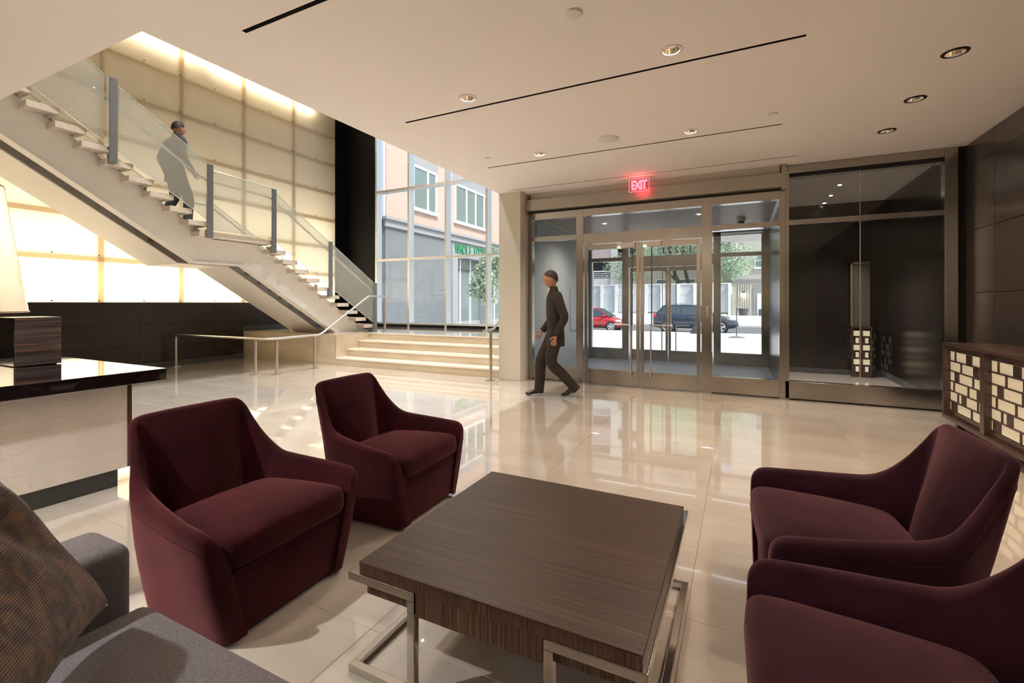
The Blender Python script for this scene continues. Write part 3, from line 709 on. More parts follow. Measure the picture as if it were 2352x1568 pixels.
for i, (x, y) in enumerate(lamps):
    lb = names[i] if i < len(names) else 'extra round downlight in the lobby ceiling above or behind the seating, unseen'
    wc = (1, .84, .70) if i < 2 else (1, .76, .55) if i < 9 else (1, .96, .91)
    downlight(x, y, CZ, lb, DOWN_W if i < 9 else 330., warm=wc, mats=('black' if i in (2, 3, 4) else 'trimwhite', 'reflector', 'lampglow'))
for i, y in enumerate((7.87, 8.59, 9.37, 10.02)):
    downlight(1.38, y, 3.12, ('first', 'second', 'third', 'farthest')[i] + ' downlight of the row behind the tall dark glass', 150 if i < 3 else 0, .07, 'downlights in the corridor behind the glass', flush=True, cone=80)
for i, (x, y) in enumerate(((-7.0, 2.6), (-7.0, 4.8), (-7.0, 7.0), (-7.0, 9.2), (-5.0, 3.2), (-5.0, 5.6), (-5.0, 8.0))):
    downlight(x, y, ZA, 'added unseen downlight high up, brightening the stair hall', 430, .10, 'added stair hall downlights', (1, .95, .89), flush=True, cone=78)  # added lamps, out of view, that brighten the stair hall
for i, (x, y) in enumerate(((-2.28, 8.55), (-.62, 8.35))):
    downlight(x, y, 2.80, ('slatted vestibule ceiling downlight nearer the grey wall', 'slatted vestibule ceiling downlight nearer the dark wall')[i], 60, .085, 'vestibule downlights', (1, .9, .78), flush=True)
def disc(name, label, cat, x, y, r, z=CZ, d=.012, mat='trimwhite', grp=None):
    t_ = thing(name, label, cat, (x, y, z), group=grp)
    m2 = MB(); m2.lathe([(r, 0), (r, -d * .4), (r * .9, -d), (r * .2, -d * 1.05)], n=28, cap0=False); m2.build('cover', mat, t_, smooth=True, origin=(0, 0, 0))
    m2 = MB(); m2.lathe([(r * 1.04, -.001), (r * 1.04, -.003), (r * 1.0, -.003)], n=28, cap0=False, cap1=False); m2.build('shadow_ring', 'wall_plaster', t_, origin=(0, 0, 0))
disc('ceiling_speaker', 'large flat round speaker cover between two ceiling slots', 'speaker', -1.333, 5.171, .115, mat='white_plastic')
disc('sprinkler_cover', 'small round sprinkler cover nearest the camera, above the coffee table', 'sprinkler', -.955, 2.828, .055, grp='sprinkler covers')
disc('sprinkler_cover', 'small round sprinkler cover towards the dark wood wall', 'sprinkler', .291, 5.196, .045, grp='sprinkler covers')
disc('sprinkler_cover', 'small round sprinkler cover near the stair opening', 'sprinkler', -2.902, 5.166, .04, grp='sprinkler covers')
for k, yv in enumerate((7.555, 10.48)):
    t_ = thing('light_slot', ('cool white light slot along the inner edge of the slatted vestibule ceiling', 'cool white light slot along the outer edge of the slatted vestibule ceiling')[k], 'light slot', (-1.3, yv, 2.79), group='vestibule light slots')
    S('slot_housing', B(-2.95, .44, yv - .04, yv + .04, 2.792, 2.80), 'alum', t_); S('diffuser', B(-2.93, .42, yv - .03, yv + .03, 2.788, 2.792), 'coolglow', t_)
t_ = thing('dome_camera', 'small dome security camera under the slatted vestibule ceiling', 'camera', (.02, 9.1, 2.80))
MB().lathe([(.075, 0), (.075, -.05), (.06, -.055)], n=20).build('housing', 'white_plastic', t_, smooth=True, origin=(0, 0, 0))
MB().lathe([(.06, -.05), (.055, -.08), (.035, -.105), (.005, -.115)], n=20).build('dome', 'blackplastic', t_, smooth=True, origin=(0, 0, 0))

# exit sign
ex = thing('exit_sign', 'red illuminated exit sign hanging in front of the entrance header', 'exit sign', (-1.335, 6.95, CZ))
B(-.15, .15, -.03, .03, -.012, -.001).build('ceiling_canopy', 'header', ex, bevel=.003)
MB().quad((-.145, 0, -.205), (.145, 0, -.205), (.145, 0, -.012), (-.145, 0, -.012)).build('edge_lit_plate', 'exit_plate', ex)
for z in (-.205, -.014): B(-.145, .145, -.003, .003, z - .003, z + .003).build('lit_edge', 'exit_red', ex)
for x in (-.145, .145): B(x - .002, x + .002, -.003, .003, -.205, -.012).build('lit_edge', 'exit_red', ex)
for i, ch in enumerate('EXIT'):
    o = text_obj(ch, .185, 'letter', 'exit_red', ex, ((-.083, -.02, .032, .078)[i], -.006, -.175), (R(90), 0, 0), .004, bold=.006); o.scale = (.72, 1, 1)
light('POINT', (0, -.05, -.12), 1.2, (1, .1, .12), ex, shadow_soft_size=.08)

# ================================================================== SEATING
def catmull(pts, n):
    out = []
    for i in range(len(pts) - 1):
        p0, p1, p2, p3 = pts[max(i - 1, 0)], pts[i], pts[i + 1], pts[min(i + 2, len(pts) - 1)]
        for k in range(n):
            t = k / n
            out.append(tuple(.5 * (2 * b + (c - a) * t + (2 * a - 5 * b + 4 * c - d) * t * t + (-a + 3 * b - 3 * c + d) * t ** 3) for a, b, c, d in zip(p0, p1, p2, p3)))
    out.append(tuple(pts[-1])); return out
HALF = [  # base x, base y, top x, top y, top z, thickness
    (.290, .262, .293, .350, .380, .044), (.276, .285, .288, .374, .425, .047), (.245, .299, .268, .390, .457, .050), (.205, .304, .230, .397, .474, .053), (.150, .305, .130, .395, .482, .057),
    (.050, .305, .020, .386, .491, .066), (-.100, .305, -.110, .372, .502, .076), (-.190, .300, -.200, .358, .516, .078), (-.236, .287, -.262, .342, .550, .060), (-.262, .263, -.318, .312, .615, .044),
    (-.278, .236, -.370, .288, .695, .036), (-.286, .210, -.408, .276, .752, .034), (-.289, .185, -.434, .252, .784, .036), (-.290, .150, -.447, .208, .796, .046), (-.290, .075, -.452, .10, .800, .062), (-.290, 0, -.453, 0, .801, .068)]
def armchair(label, loc, rotz, mat, grp='velvet armchairs around the coffee table'):
    t_ = thing('armchair', label, 'armchair', loc, rotz, grp)
    half = catmull(HALF, 4)
    full = half + [(a, -b, c, -d, e, f) for a, b, c, d, e, f in half[-2::-1]]
    N = len(full); rings = []; nn = []
    for i, (bx, by, tx_, ty_, tz, th) in enumerate(full):
        p, q = full[max(i - 1, 0)], full[min(i + 1, N - 1)]
        d = Vector((q[2] - p[2], q[3] - p[3])); d = d.normalized() if d.length > 1e-6 else Vector((-1, 0))
        n_ = Vector((-d.y, d.x))
        if n_.dot(Vector((-tx_ * .6, -ty_))) < 0: n_ = -n_
        if i < 14: n_ = Vector((0, -1))
        if i > N - 15: n_ = Vector((0, 1))
        nn.append(n_)
    for _ in range(3): nn = [sum((nn[min(max(i + k, 0), N - 1)] for k in range(-4, 5)), Vector((0, 0))).normalized() for i in range(N)]
    for i, (bx, by, tx_, ty_, tz, th) in enumerate(full):
        nin = nn[i]
        bz = .022; ring = []
        for s in (0, .03, .2, .4, .6, .8, .93):                       # outside, slightly bowed
            e = s ** 1.08; bow = .012 * math.sin(PI * s)
            ring.append((bx + (tx_ - bx) * e - nin.x * bow, by + (ty_ - by) * e - nin.y * bow, bz + (tz - .03 - bz) * s))
        rr = th / 2; cx, cy, cz = tx_ + nin.x * rr, ty_ + nin.y * rr, tz - rr * .8
        for a in (170, 140, 110, 80, 50, 20):                         # rolled top
            ring.append((cx + nin.x * rr * math.cos(R(a)), cy + nin.y * rr * math.cos(R(a)), cz + rr * .8 * math.sin(R(a))))
        for s in (.85, .6, .35, .03, 0):                                  # inside, down below the seat cushion
            zi = bz + (cz - bz) * s; f_ = (zi - bz) / max(tz - bz, .01); e = f_ ** 1.08
            bulge = .055 * math.sin(PI * (.15 + .85 * s)) * max(0, math.cos(PI / 2 * min(1, abs(ty_) / .30))) * min(1, max(0, (tz - .5) / .2))
            ring.append((bx + (tx_ - bx) * e + nin.x * (th + bulge), by + (ty_ - by) * e + nin.y * (th + bulge), zi))
        rings.append(ring)
    nr = len(rings[0]); mb = MB(); mb.v = [p for r_ in rings for p in r_]
    for i in range(N - 1):
        for k in range(nr): mb.f.append((i * nr + k, i * nr + (k + 1) % nr, (i + 1) * nr + (k + 1) % nr, (i + 1) * nr + k))
    mb.f.append(tuple(range(nr))); mb.f.append(tuple((N - 1) * nr + k for k in range(nr))[::-1])
    o = mb.build('shell', mat, t_, smooth=True, origin=(0, 0, 0), angle=70, fix=True)
    b = o.modifiers.new('bevel', 'BEVEL'); b.width = .008; b.segments = 3; b.limit_method = 'ANGLE'; b.angle_limit = R(50)
    o = superell(MB(), .285, .302, .075, .42, .20, 48, 24, crown=.035, center=(.022, 0, .335), tilt=R(4)).build('seat_cushion', mat, t_, smooth=True, origin=(0, 0, 0), angle=180, fix=True)
    MB().prism([(-.262, .022), (.262, .022), (.318, .30), (-.318, .30)], 'x', -.2, .270).build('front_panel', mat, t_, bevel=.012, seg=3)
    B(-.26, .24, -.24, .24, 0, .024).build('plinth', 'black', t_)
    m2 = MB(); m2.tube([(.273, -.27, .282), (.277, 0, .284), (.273, .27, .282)], .004, 6); m2.build('cushion_piping', mat, t_)
    m2 = MB()
    m2.tube([(p[0], p[1], p[2]) for p in [r_[6] for r_ in rings]], .0018, 5); m2.build('seam_piping', mat, t_)
    return t_
armchair('burgundy velvet armchair nearest the grey sofa, facing the coffee table', (-2.0, 1.352, 0), R(2), 'velvet')
armchair('burgundy velvet armchair farther from the sofa, on the stair side of the coffee table', (-2.0, 2.344, 0), R(1.5), 'velvet')
armchair('plum velvet armchair in front of the lattice console, beyond its twin', (.365, 2.285, 0), R(184), 'velvet_p')
armchair('plum velvet armchair closest to the camera, cut off by the picture edge', (.325, 1.335, 0), R(182), 'velvet_p')

# coffee table
ct = thing('coffee_table', 'low square coffee table in dark striped veneer on polished steel loop legs', 'coffee table', (-.706, 1.686, 0))
S('table_top', B(-1.191, -.221, 1.204, 2.168, .394, .40), 'macassar', ct, bevel=.0015)
S('table_body', B(-1.189, -.223, 1.2065, 2.1655, .355, .3935), 'macassar_v', ct); S('table_apron', B(-1.178, -.245, 1.232, 2.14, .278, .355), 'macassar_v', ct)
for sx, xo, xi in ((-1, -1.226, -.966), (1, -.223, -.482)):
    m2 = MB(); s_ = .028; y0, y1 = 1.217, 2.226
    yb_ = 2.155
    m2.sqtube([(xi, y0, .34), (xo, y0, .34), (xo, y1, .34), (xi, y1, .34)], s_)
    for yy in (y0, y1): m2.box(xi - s_ / 2, xi + s_ / 2, yy - s_ / 2, yy + s_ / 2, .028, .326)
    m2.sqtube([(xi, y0, .014), (xo, y0, .014), (xo, y1, .014), (xi, y1, .014)], s_)
    S('loop_leg', m2, 'chrome', ct, bevel=.002)
S('front_apron', B(-.948, -.50, 1.2085, 1.232, .278, .355), 'macassar_v', ct)

# sofa under the camera
sf = thing('sofa', 'grey felt sofa with low block arm in the bottom corner', 'sofa', (-.7, .2, 0))
S('seat_cushion', B(-1.575, .38, -.10, .745, .25, .425), 'sofa', sf, bevel=.035, seg=4)
S('seat_base', B(-1.57, .375, -.10, .70, .06, .25), 'sofa', sf, bevel=.02, seg=3)
S('arm', B(-1.80, -1.578, -.30, .715, .06, .605), 'sofa', sf, bevel=.035, seg=4)
S('arm', B(.383, .60, -.30, .715, .06, .605), 'sofa', sf, bevel=.035, seg=4)
S('backrest', B(-1.575, .38, -.32, -.105, .06, .70), 'sofa', sf, bevel=.035, seg=4)
for x in (-1.72, .52):
    for y in (-.22, .62): S('foot', MB().tube([(x, y, 0), (x, y, .062)], .02, 10), 'steel', sf)
# scatter cushion, set diagonally in the corner
A = Vector((-1.545, .645, .445)); Dx = Vector((.66, -.735, 0)).normalized(); Up = Vector((-.20, -.47, .84)).normalized(); Nn = Dx.cross(Up).normalized() * -1
mb = MB(); L = .56
def pil(u, v, side):
    a, b = 2 * u - 1, 2 * v - 1
    pin = 1 - .10 * (1 - abs(a) ** 2) * abs(b) ** 3; pin2 = 1 - .10 * (1 - abs(b) ** 2) * abs(a) ** 3
    th = .072 * (max(0, 1 - a ** 4) ** .5) * (max(0, 1 - b ** 4) ** .5)
    th += .016 * math.sin(a * 9 + b * 4) * math.exp(-((a - .55) ** 2 + (b - .25) ** 2) * 5) * (1 - a * a) * (1 - b * b) * 2
    return ((a * pin2) * L / 2, (b * pin) * L / 2, side * th)
for side in (1, -1): mb.grid(lambda u, v: pil(u, v, side), 34, 34)
cu = mb.build('scatter_cushion', 'cushion', smooth=True, origin=(0, 0, 0), angle=180, fix=True, label='bronze and brown woven scatter cushion leaning in the corner of the grey sofa', cat='cushion')
ctr = A + Dx * (L / 2 - .02) + Up * (L / 2) + Vector((.037, .006, .03))
mw = Matrix((( -Dx.x, Up.x, -Nn.x * -1, ctr.x), (-Dx.y, Up.y, -Nn.y * -1, ctr.y), (-Dx.z, Up.z, -Nn.z * -1, ctr.z), (0, 0, 0, 1)))
cu.matrix_world = mw

# ================================================================== RECEPTION DESK
dk = thing('reception_desk', 'reception desk with ribbed cream front, glossy black top and dark plinth', 'desk', (-4.6, .5, 0))
S('desk_top', B(-5.75, -3.84, -1.6, 1.945, .728, .815), 'desk_top', dk, bevel=.003)
ribs_n = 58
S('desk_core', B(-5.6, -3.945, -1.5, 1.735, .125, .728), 'darkgrey', dk)
rb = None
zz = [.13 + (.725 - .13) * k / ribs_n for k in range(ribs_n + 1)]
for k in range(ribs_n):
    if rb is None: rb = S('front_rib', B(-3.944, -3.93, -1.5, 1.738, zz[k] + .0007, zz[k + 1] - .0007), 'desk_rib', dk, bevel=.0008)
    else: inst(rb, (WL[rb.name].x, WL[rb.name].y, zz[k] + .0007), dk, world=True)
S('end_panel', B(-5.6, -3.928, 1.738, 1.765, .13, .727), 'macassar_v', dk)
S('plinth', B(-5.5, -3.975, -1.45, 1.70, 0, .125), 'darkgrey', dk)
# ebony box on the desk
bx = thing('veneer_box', 'glossy striped ebony box standing on the black desk top', 'box', (-5.08, 1.588, .815))
S('box_body', B(-5.27, -4.90, 1.455, 1.722, .82, 1.19), 'ebony', bx, bevel=.002)
S('box_side', B(-5.265, -4.905, 1.450, 1.4545, .822, 1.188), 'desk_top', bx)
S('box_foot', B(-5.25, -4.92, 1.475, 1.70, .815, .82), 'black', bx)
def floor_lamp(label, loc, power):
    lp = thing('floor_lamp', label, 'lamp', loc)
    MB().lathe([(.375, 1.262), (.300, 1.805)], n=40, cap0=False, cap1=False).build('lamp_shade', 'shade', lp, smooth=True, origin=(0, 0, 0))
    for r_, z in ((.375, 1.262), (.300, 1.805)): MB().tube([(r_ * math.cos(2 * PI * k / 40), r_ * math.sin(2 * PI * k / 40), z) for k in range(41)], .004, 6).build('shade_rim', 'shade', lp)
    MB().lathe([(.17, 0), (.17, .02), (.03, .035)], n=28).build('lamp_base', 'steel', lp, smooth=True, origin=(0, 0, 0))
    MB().tube([(0, 0, .03), (0, 0, 1.45)], .014, 10).build('stem', 'steel', lp)
    for a in range(3): MB().tube([(0, 0, 1.72), (.31 * math.cos(2.1 * a), .31 * math.sin(2.1 * a), 1.79)], .004, 6).build('shade_spider', 'steel', lp)
    MB().tube([(0, 0, 1.45), (0, 0, 1.72)], .006, 6).build('harp', 'steel', lp)
    MB().lathe([(.02, 1.47), (.045, 1.52), (.05, 1.57), (.02, 1.63)], n=14).build('bulb', 'lampglow', lp, smooth=True, origin=(0, 0, 0))
    light('POINT', (0, 0, 1.66), power, (1, .82, .64), lp, shadow_soft_size=.06)
floor_lamp('tall tapered cream lamp shade at the picture edge, above the reception desk corner', (-3.0, .546, 0), 7)
floor_lamp('floor lamp with tapered cream shade behind the sofa, seen mirrored in the entrance glass', (.54, -1.2, 0), 25)
floor_lamp('added floor lamp with tapered cream shade, out of view, brightening the ceiling', (-2.2, -3.2, 0), 260)  # added uplight behind the camera, there to brighten the lobby ceiling

# ================================================================== LATTICE CONSOLE
PAT = [  # rows from the top: divider positions (0-1) and dark block intervals
    ([.18, .63, .89], [(.49, .61)]), ([.35, .81], [(.68, .80)]), ([.27, .68], [(.155, .26)]), ([.14, .55, .90], [(.77, .89)]), ([.26, .80], [(.36, .48)]), ([.22, .64], [(.055, .18)])]
def lattice_door(par, y0, y1, z0, z1, xf):
    """sliding door in the plane x = xf facing -x; y decreases to the viewer's side"""
    g = thing('lattice_door', None, None, (xf, (y0 + y1) / 2, z0)); g.parent = par; g.location = Vector(g.location) - WL[par.name]; WL[g.name] = Vector((xf, (y0 + y1) / 2, z0))
    S('door_rail', B(xf, xf + .024, y0, y1, z1 - .055, z1), 'console_wood', g); S('door_rail', B(xf, xf + .024, y0, y1, z0, z0 + .05), 'console_wood', g)
    zt, zb = z1 - .055, z0 + .05; rh = (zt - zb) / 6; wd = y1 - y0
    for k in range(1, 6): S('lattice_bar', B(xf - .004, xf + .018, y0, y1, zt - rh * k - .007, zt - rh * k + .007), 'console_wood', g)
    for k, (div, dark) in enumerate(PAT):
        a, b = zt - rh * (k + 1) + .007, zt - rh * k - .007
        ed = [0] + div + [1]
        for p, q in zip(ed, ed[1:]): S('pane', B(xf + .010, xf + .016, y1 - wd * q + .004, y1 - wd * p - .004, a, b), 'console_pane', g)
        for d_ in div: S('muntin', B(xf - .002, xf + .018, y1 - wd * d_ - .006, y1 - wd * d_ + .006, a, b), 'console_wood', g)
        for p, q in dark: S('dark_block', B(xf + .002, xf + .0098, y1 - wd * q, y1 - wd * p, a, b), 'console_wood', g)
cs = thing('lattice_console', 'dark wood console with cream lattice doors against the dark panelled wall', 'console', (2.16, 4.7, 0))
yA, yB = 6.41, 2.98
S('console_top', B(1.925, 2.395, yB, yA, .862, .889), 'console_wood', cs, bevel=.003); S('console_bottom', B(1.925, 2.395, yB, yA, .10, .135), 'console_wood', cs, bevel=.003)
S('console_end', B(1.925, 2.395, yA - .045, yA, .135, .862), 'console_wood', cs); S('console_end', B(1.925, 2.395, yB, yB + .045, .135, .862), 'console_wood', cs)
S('console_back', B(2.37, 2.394, yB + .045, yA - .045, .135, .862), 'console_wood', cs)
yy = [6.365, 5.525, 4.685, 3.845, 3.025]
for k in range(4):
    if k: S('console_divider', B(1.93, 2.37, yy[k] - .04, yy[k] + .04, .135, .862), 'console_wood', cs)
    lattice_door(cs, yy[k + 1] + .04 if k < 3 else yy[k + 1], yy[k] - (.04 if k else 0), .137, .86, 1.97)
for y in (6.2, 4.7, 3.2):
    for x in (2.0, 2.32): S('console_leg', B(x - .025, x + .025, y - .025, y + .025, 0, .10), 'console_wood', cs)
# lattice stand deep in the glazed corridor
ls = thing('lattice_stand', 'tall narrow stand with lattice base seen through the dark glass', 'stand', (1.92, 10.02, 0))
S('stand_frame', B(1.775, 2.06, 9.96, 10.10, 0, .06), 'console_wood', ls); S('stand_shelf', B(1.775, 2.06, 9.94, 10.10, .86, .89), 'console_wood', ls)
for x in (1.775, 1.91, 2.04): S('stand_post', B(x, x + .02, 9.94, 10.10, .06, .86), 'console_wood', ls)
for k in range(6):
    for x in (1.80, 1.935):
        S('pane', B(x + (.0 if k % 2 else .03), x + .075 + (.02 if k % 2 else 0), 9.95, 9.96, .10 + .125 * k, .19 + .125 * k), 'console_pane', ls)
S('stand_back', B(1.78, 2.055, 9.965, 10.09, .06, .86), 'console_wood', ls)
S('upper_panel', B(1.775, 2.05, 10.02, 10.06, .89, 2.02), P('stand_upper_panel', (.10, .085, .07), .4), ls, bevel=.004)
S('upper_border', B(1.772, 1.80, 10.0, 10.07, .89, 2.03), P('stand_border', (.16, .13, .10), .4), ls); S('upper_border', B(1.772, 2.053, 10.0, 10.07, 1.99, 2.03), P('stand_border2', (.16, .13, .10), .4), ls)
S('switch_plate', B(.605, .612, 7.62, 7.70, .73, .82), 'white_plastic')
bpy.data.objects['switch_plate']['kind'] = 'structure'
# wall cabinet door in the grey vestibule wall
S('door_5', B(-3.234, -3.215, 9.35, 10.05, .72, 1.62), 'vest_wall')

# ================================================================== PEOPLE
def skin_mesh(name, verts, edges, radii, mat, parent, sub=2):
    me = bpy.data.meshes.new(name); me.from_pydata(verts, edges, []); me.update()
    o = bpy.data.objects.new(name, me); col.objects.link(o); o.parent = parent
    md = o.modifiers.new('skin', 'SKIN'); md.use_smooth_shade = True
    sv = me.skin_vertices[0].data
    for i, r_ in enumerate(radii): sv[i].radius = r_ if isinstance(r_, tuple) else (r_, r_)
    sv[0].use_root = True
    ss = o.modifiers.new('subsurf', 'SUBSURF'); ss.levels = sub; ss.render_levels = sub
    me.materials.append(M[mat]); return o
def chain(vs, es, rs, pts, rad, start=None):
    prev = start
    for p, r_ in zip(pts, rad):
        vs.append(tuple(p)); rs.append(r_); i = len(vs) - 1
        if prev is not None: es.append((prev, i))
        prev = i
    return prev
def person(label, loc, rotz, J, suit, hips_h=.93):
    t_ = thing('person', label, 'person', loc, rotz)
    # --- body: one continuous figure
    vs, es, rs = [], [], []
    chain(vs, es, rs, [(0, 0, hips_h)], [(.14, .10)])
    top = chain(vs, es, rs, [(0, 0, hips_h + .17), (.01, 0, hips_h + .36), (.02, 0, hips_h + .50), (.03, 0, hips_h + .57), (.045, 0, hips_h + .63)], [(.13, .095), (.155, .105), (.10, .075), .052, .054], 0)
    chain(vs, es, rs, [J['head'] - Vector((0, 0, .03)), J['head'] + Vector((0, 0, .05))], [.075, .070], top)
    chest = 2
    for s in ('l', 'r'):
        a = J['sh_' + s], J['el_' + s], J['wr_' + s]
        e = chain(vs, es, rs, [a[0], a[0].lerp(a[1], .5), a[1], a[1].lerp(a[2], .5), a[2]], [.045, .042, .038, .034, .026], chest)
        b = J['hip_' + s], J['kn_' + s], J['an_' + s]
        e = chain(vs, es, rs, [b[0], b[0].lerp(b[1], .5), b[1], b[1].lerp(b[2], .35), b[2], J['toe_' + s]], [.085, .074, .056, .054, .037, .03], 0)
    skin_mesh('body', vs, es, rs, 'skin', t_)
    # --- hands with five fingers
    for s in ('l', 'r'):
        wr, el = J['wr_' + s], J['el_' + s]; d = (wr - el).normalized(); side = Vector((1, 0, 0)); side = (side - d * side.dot(d)).normalized(); nrm = d.cross(side)
        vs, es, rs = [], [], []
        p0 = chain(vs, es, rs, [wr + d * .0, wr + d * .045, wr + d * .075], [.020, (.030, .016), (.032, .016)])
        for k, (o_, ln) in enumerate(((.030, .070), (.010, .080), (-.010, .075), (-.028, .058))):
            b0 = wr + d * .085 + side * o_; bend = nrm * (.25 if s == 'r' else -.25)
            chain(vs, es, rs, [b0, b0 + (d + bend).normalized() * ln * .45, b0 + (d + bend * 2.2).normalized() * ln * .9], [.0095, .0088, .0075], p0)
        b0 = wr + d * .035 + side * .030
        chain(vs, es, rs, [b0, b0 + (d + side * 1.1).normalized() * .035, b0 + (d * 1.3 + side * .7).normalized() * .068], [.012, .011, .009], 1)
        skin_mesh('hand', vs, es, rs, 'skin', t_, 1)
    # --- clothing
    def loft(mb, rings, n=20):
        vs_ = []; fs_ = []
        for (cx, cy, cz, rx, ry) in rings:
            for k in range(n): vs_.append((cx + rx * math.cos(2 * PI * k / n), cy + ry * math.sin(2 * PI * k / n), cz))
        for i_ in range(len(rings) - 1):
            for k in range(n): fs_.append((i_ * n + k, i_ * n + (k + 1) % n, (i_ + 1) * n + (k + 1) % n, (i_ + 1) * n + k))
        fs_.append(tuple(range(n))[::-1]); fs_.append(tuple((len(rings) - 1) * n + k for k in range(n)))
        mb.add(vs_, fs_)
    jk = MB()
    loft(jk, [(0, 0, hips_h - .22, .128, .178), (0, 0, hips_h - .10, .128, .180), (0, 0, hips_h + .06, .116, .165), (.005, 0, hips_h + .22, .124, .180), (.01, 0, hips_h + .36, .122, .195), (.016, 0, hips_h + .44, .108, .178), (.022, 0, hips_h + .50, .085, .125), (.028, 0, hips_h + .55, .068, .074), (.034, 0, hips_h + .60, .062, .066)])
    for s in ('l', 'r'):
        a = J['sh_' + s], J['el_' + s], J['wr_' + s]; inn = V((0, -.05 if s == 'l' else .05, .01))
        jk.tube([tuple(q) for q in catmull([tuple(a[0] + inn), tuple(a[0].lerp(a[1], .15)), tuple(a[0].lerp(a[1], .55)), tuple(a[1]), tuple(a[1].lerp(a[2], .5)), tuple(a[1].lerp(a[2], 1.0))], 3)], [.078 - .034 * k / 15 for k in range(16)], 14)
    jk.build('jacket', suit, t_, smooth=True, origin=(0, 0, 0), angle=60)
    tr = MB(); loft(tr, [(0, 0, hips_h - .12, .10, .15), (0, 0, hips_h + .05, .105, .155)])
    for s in ('l', 'r'):
        b = J['hip_' + s], J['kn_' + s], J['an_' + s]
        tr.tube([tuple(q) for q in catmull([tuple(b[0] + V((0, 0, .04))), tuple(b[0].lerp(b[1], .4)), tuple(b[1]), tuple(b[1].lerp(b[2], .5)), tuple(b[1].lerp(b[2], 1.10))], 3)], [.102 - .036 * (k / 12) ** .8 for k in range(13)], 14)
    tr.build('trousers', suit, t_, smooth=True, origin=(0, 0, 0), angle=60)
    for s in ('l', 'r'):
        an, toe = J['an_' + s], J['toe_' + s]; d = toe - an; h_ = Vector((d.x, d.y, 0)).normalized()
        vs, es, rs = [], [], []
        chain(vs, es, rs, [an + Vector((0, 0, -.01)) - h_ * .045, an.lerp(toe, .45), toe, toe + h_ * .06 + Vector((0, 0, -.004))], [(.040, .045), (.044, .042), (.046, .030), (.034, .022)])
        skin_mesh('shoe', vs, es, rs, 'shoe', t_, 1)
    # --- head with face, hair
    H_ = J['head']; mb = MB()
    def hd(u, v):
        th = 2 * PI * u; ph = -PI / 2 + PI * v; x, y, z = math.cos(ph) * math.cos(th), math.cos(ph) * math.sin(th), math.sin(ph)
        rx, ry, rz = .098, .076, .118
        px, py, pz = x * rx, y * ry, z * rz
        if z < -.1: k = 1 - .28 * (-.1 - z); py *= k; px *= (1 - .10 * (-.1 - z))
        if x > .3:
            px += .022 * math.exp(-((py / .011) ** 2 + ((pz + .012) / .022) ** 2))          # nose
            px -= .008 * math.exp(-(((abs(py) - .032) / .016) ** 2 + ((pz - .012) / .014) ** 2))  # eye sockets
            px += .006 * math.exp(-((py / .024) ** 2 + ((pz + .055) / .010) ** 2))          # lips
            px += .008 * math.exp(-((py / .025) ** 2 + ((pz + .095) / .018) ** 2))          # chin
        return (px, py, pz)
    mb.grid(hd, 40, 26, close_u=True); o = mb.build('head', 'skin', t_, smooth=True, origin=(0, 0, 0), angle=180); o.location = H_
    for sy in (1, -1):
        e = MB(); superell(e, .010, .012, .008, 1, 1, 12, 8); e = e.build('eye', 'shirt', t_, smooth=True, origin=(0, 0, 0), angle=180); e.location = H_ + Vector((.083, .032 * sy, .012))
        e = MB(); superell(e, .004, .005, .005, 1, 1, 8, 6); e = e.build('iris', 'hair', t_, smooth=True, origin=(0, 0, 0), angle=180); e.location = H_ + Vector((.0915, .032 * sy, .012))
        e = MB(); superell(e, .018, .008, .028, 1, 1, 12, 8); e = e.build('ear', 'skin', t_, smooth=True, origin=(0, 0, 0), angle=180); e.location = H_ + Vector((-.008, .077 * sy, 0))
    mb = MB()
    def hr(u, v):
        th = 2 * PI * u; lo = .02 + .46 * (.5 + .5 * math.cos(th)) - .30 * (.5 - .5 * math.cos(th)); ph = lo + (PI / 2 - lo) * v
        x, y, z = math.cos(ph) * math.cos(th), math.cos(ph) * math.sin(th), math.sin(ph); return (x * .106 - .004, y * .085, z * .128)
    mb.grid(hr, 32, 12, close_u=True); o = mb.build('hair', 'hair', t_, smooth=True, origin=(0, 0, 0), angle=180); o.location = H_
    sh = MB(); sh.tube([(.05, 0, hips_h + .30), (.062, 0, hips_h + .48), (.05, 0, hips_h + .58)], [.05, .048, .054], 12); sh.build('shirt', 'shirt', t_, smooth=True)
    return t_
V = Vector
J1 = dict(head=V((.07, 0, 1.635)), sh_l=V((.0, .185, 1.385)), el_l=V((-.09, .235, 1.11)), wr_l=V((.01, .235, .865)), sh_r=V((.02, -.185, 1.385)), el_r=V((.0, -.245, 1.10)), wr_r=V((.16, -.22, .90)),
          hip_l=V((0, .085, .90)), kn_l=V((.07, .085, .49)), an_l=V((-.25, .085, .145)), toe_l=V((-.12, .085, .045)), hip_r=V((0, -.085, .90)), kn_r=V((.19, -.085, .50)), an_r=V((.22, -.085, .085)), toe_r=V((.36, -.085, .035)))
person('person in a dark suit walking past the entrance doors beside the pale pier', (-2.30, 6.02, 0), R(208), J1, 'suit')
J2 = dict(J1); zt12 = 0.
J2.update(an_l=V((-.12, .085, .085)), toe_l=V((.03, .085, .035)), kn_l=V((.05, .085, .50)), kn_r=V((.17, -.085, .46)), an_r=V((.16, -.085, -.082)), toe_r=V((.30, -.085, -.132)), head=V((.06, 0, 1.62)))
person('person in dark clothes coming down the staircase behind the glass', (-8.55, 4.45, ZP + rise * 12), R(90), J2, 'suit2')
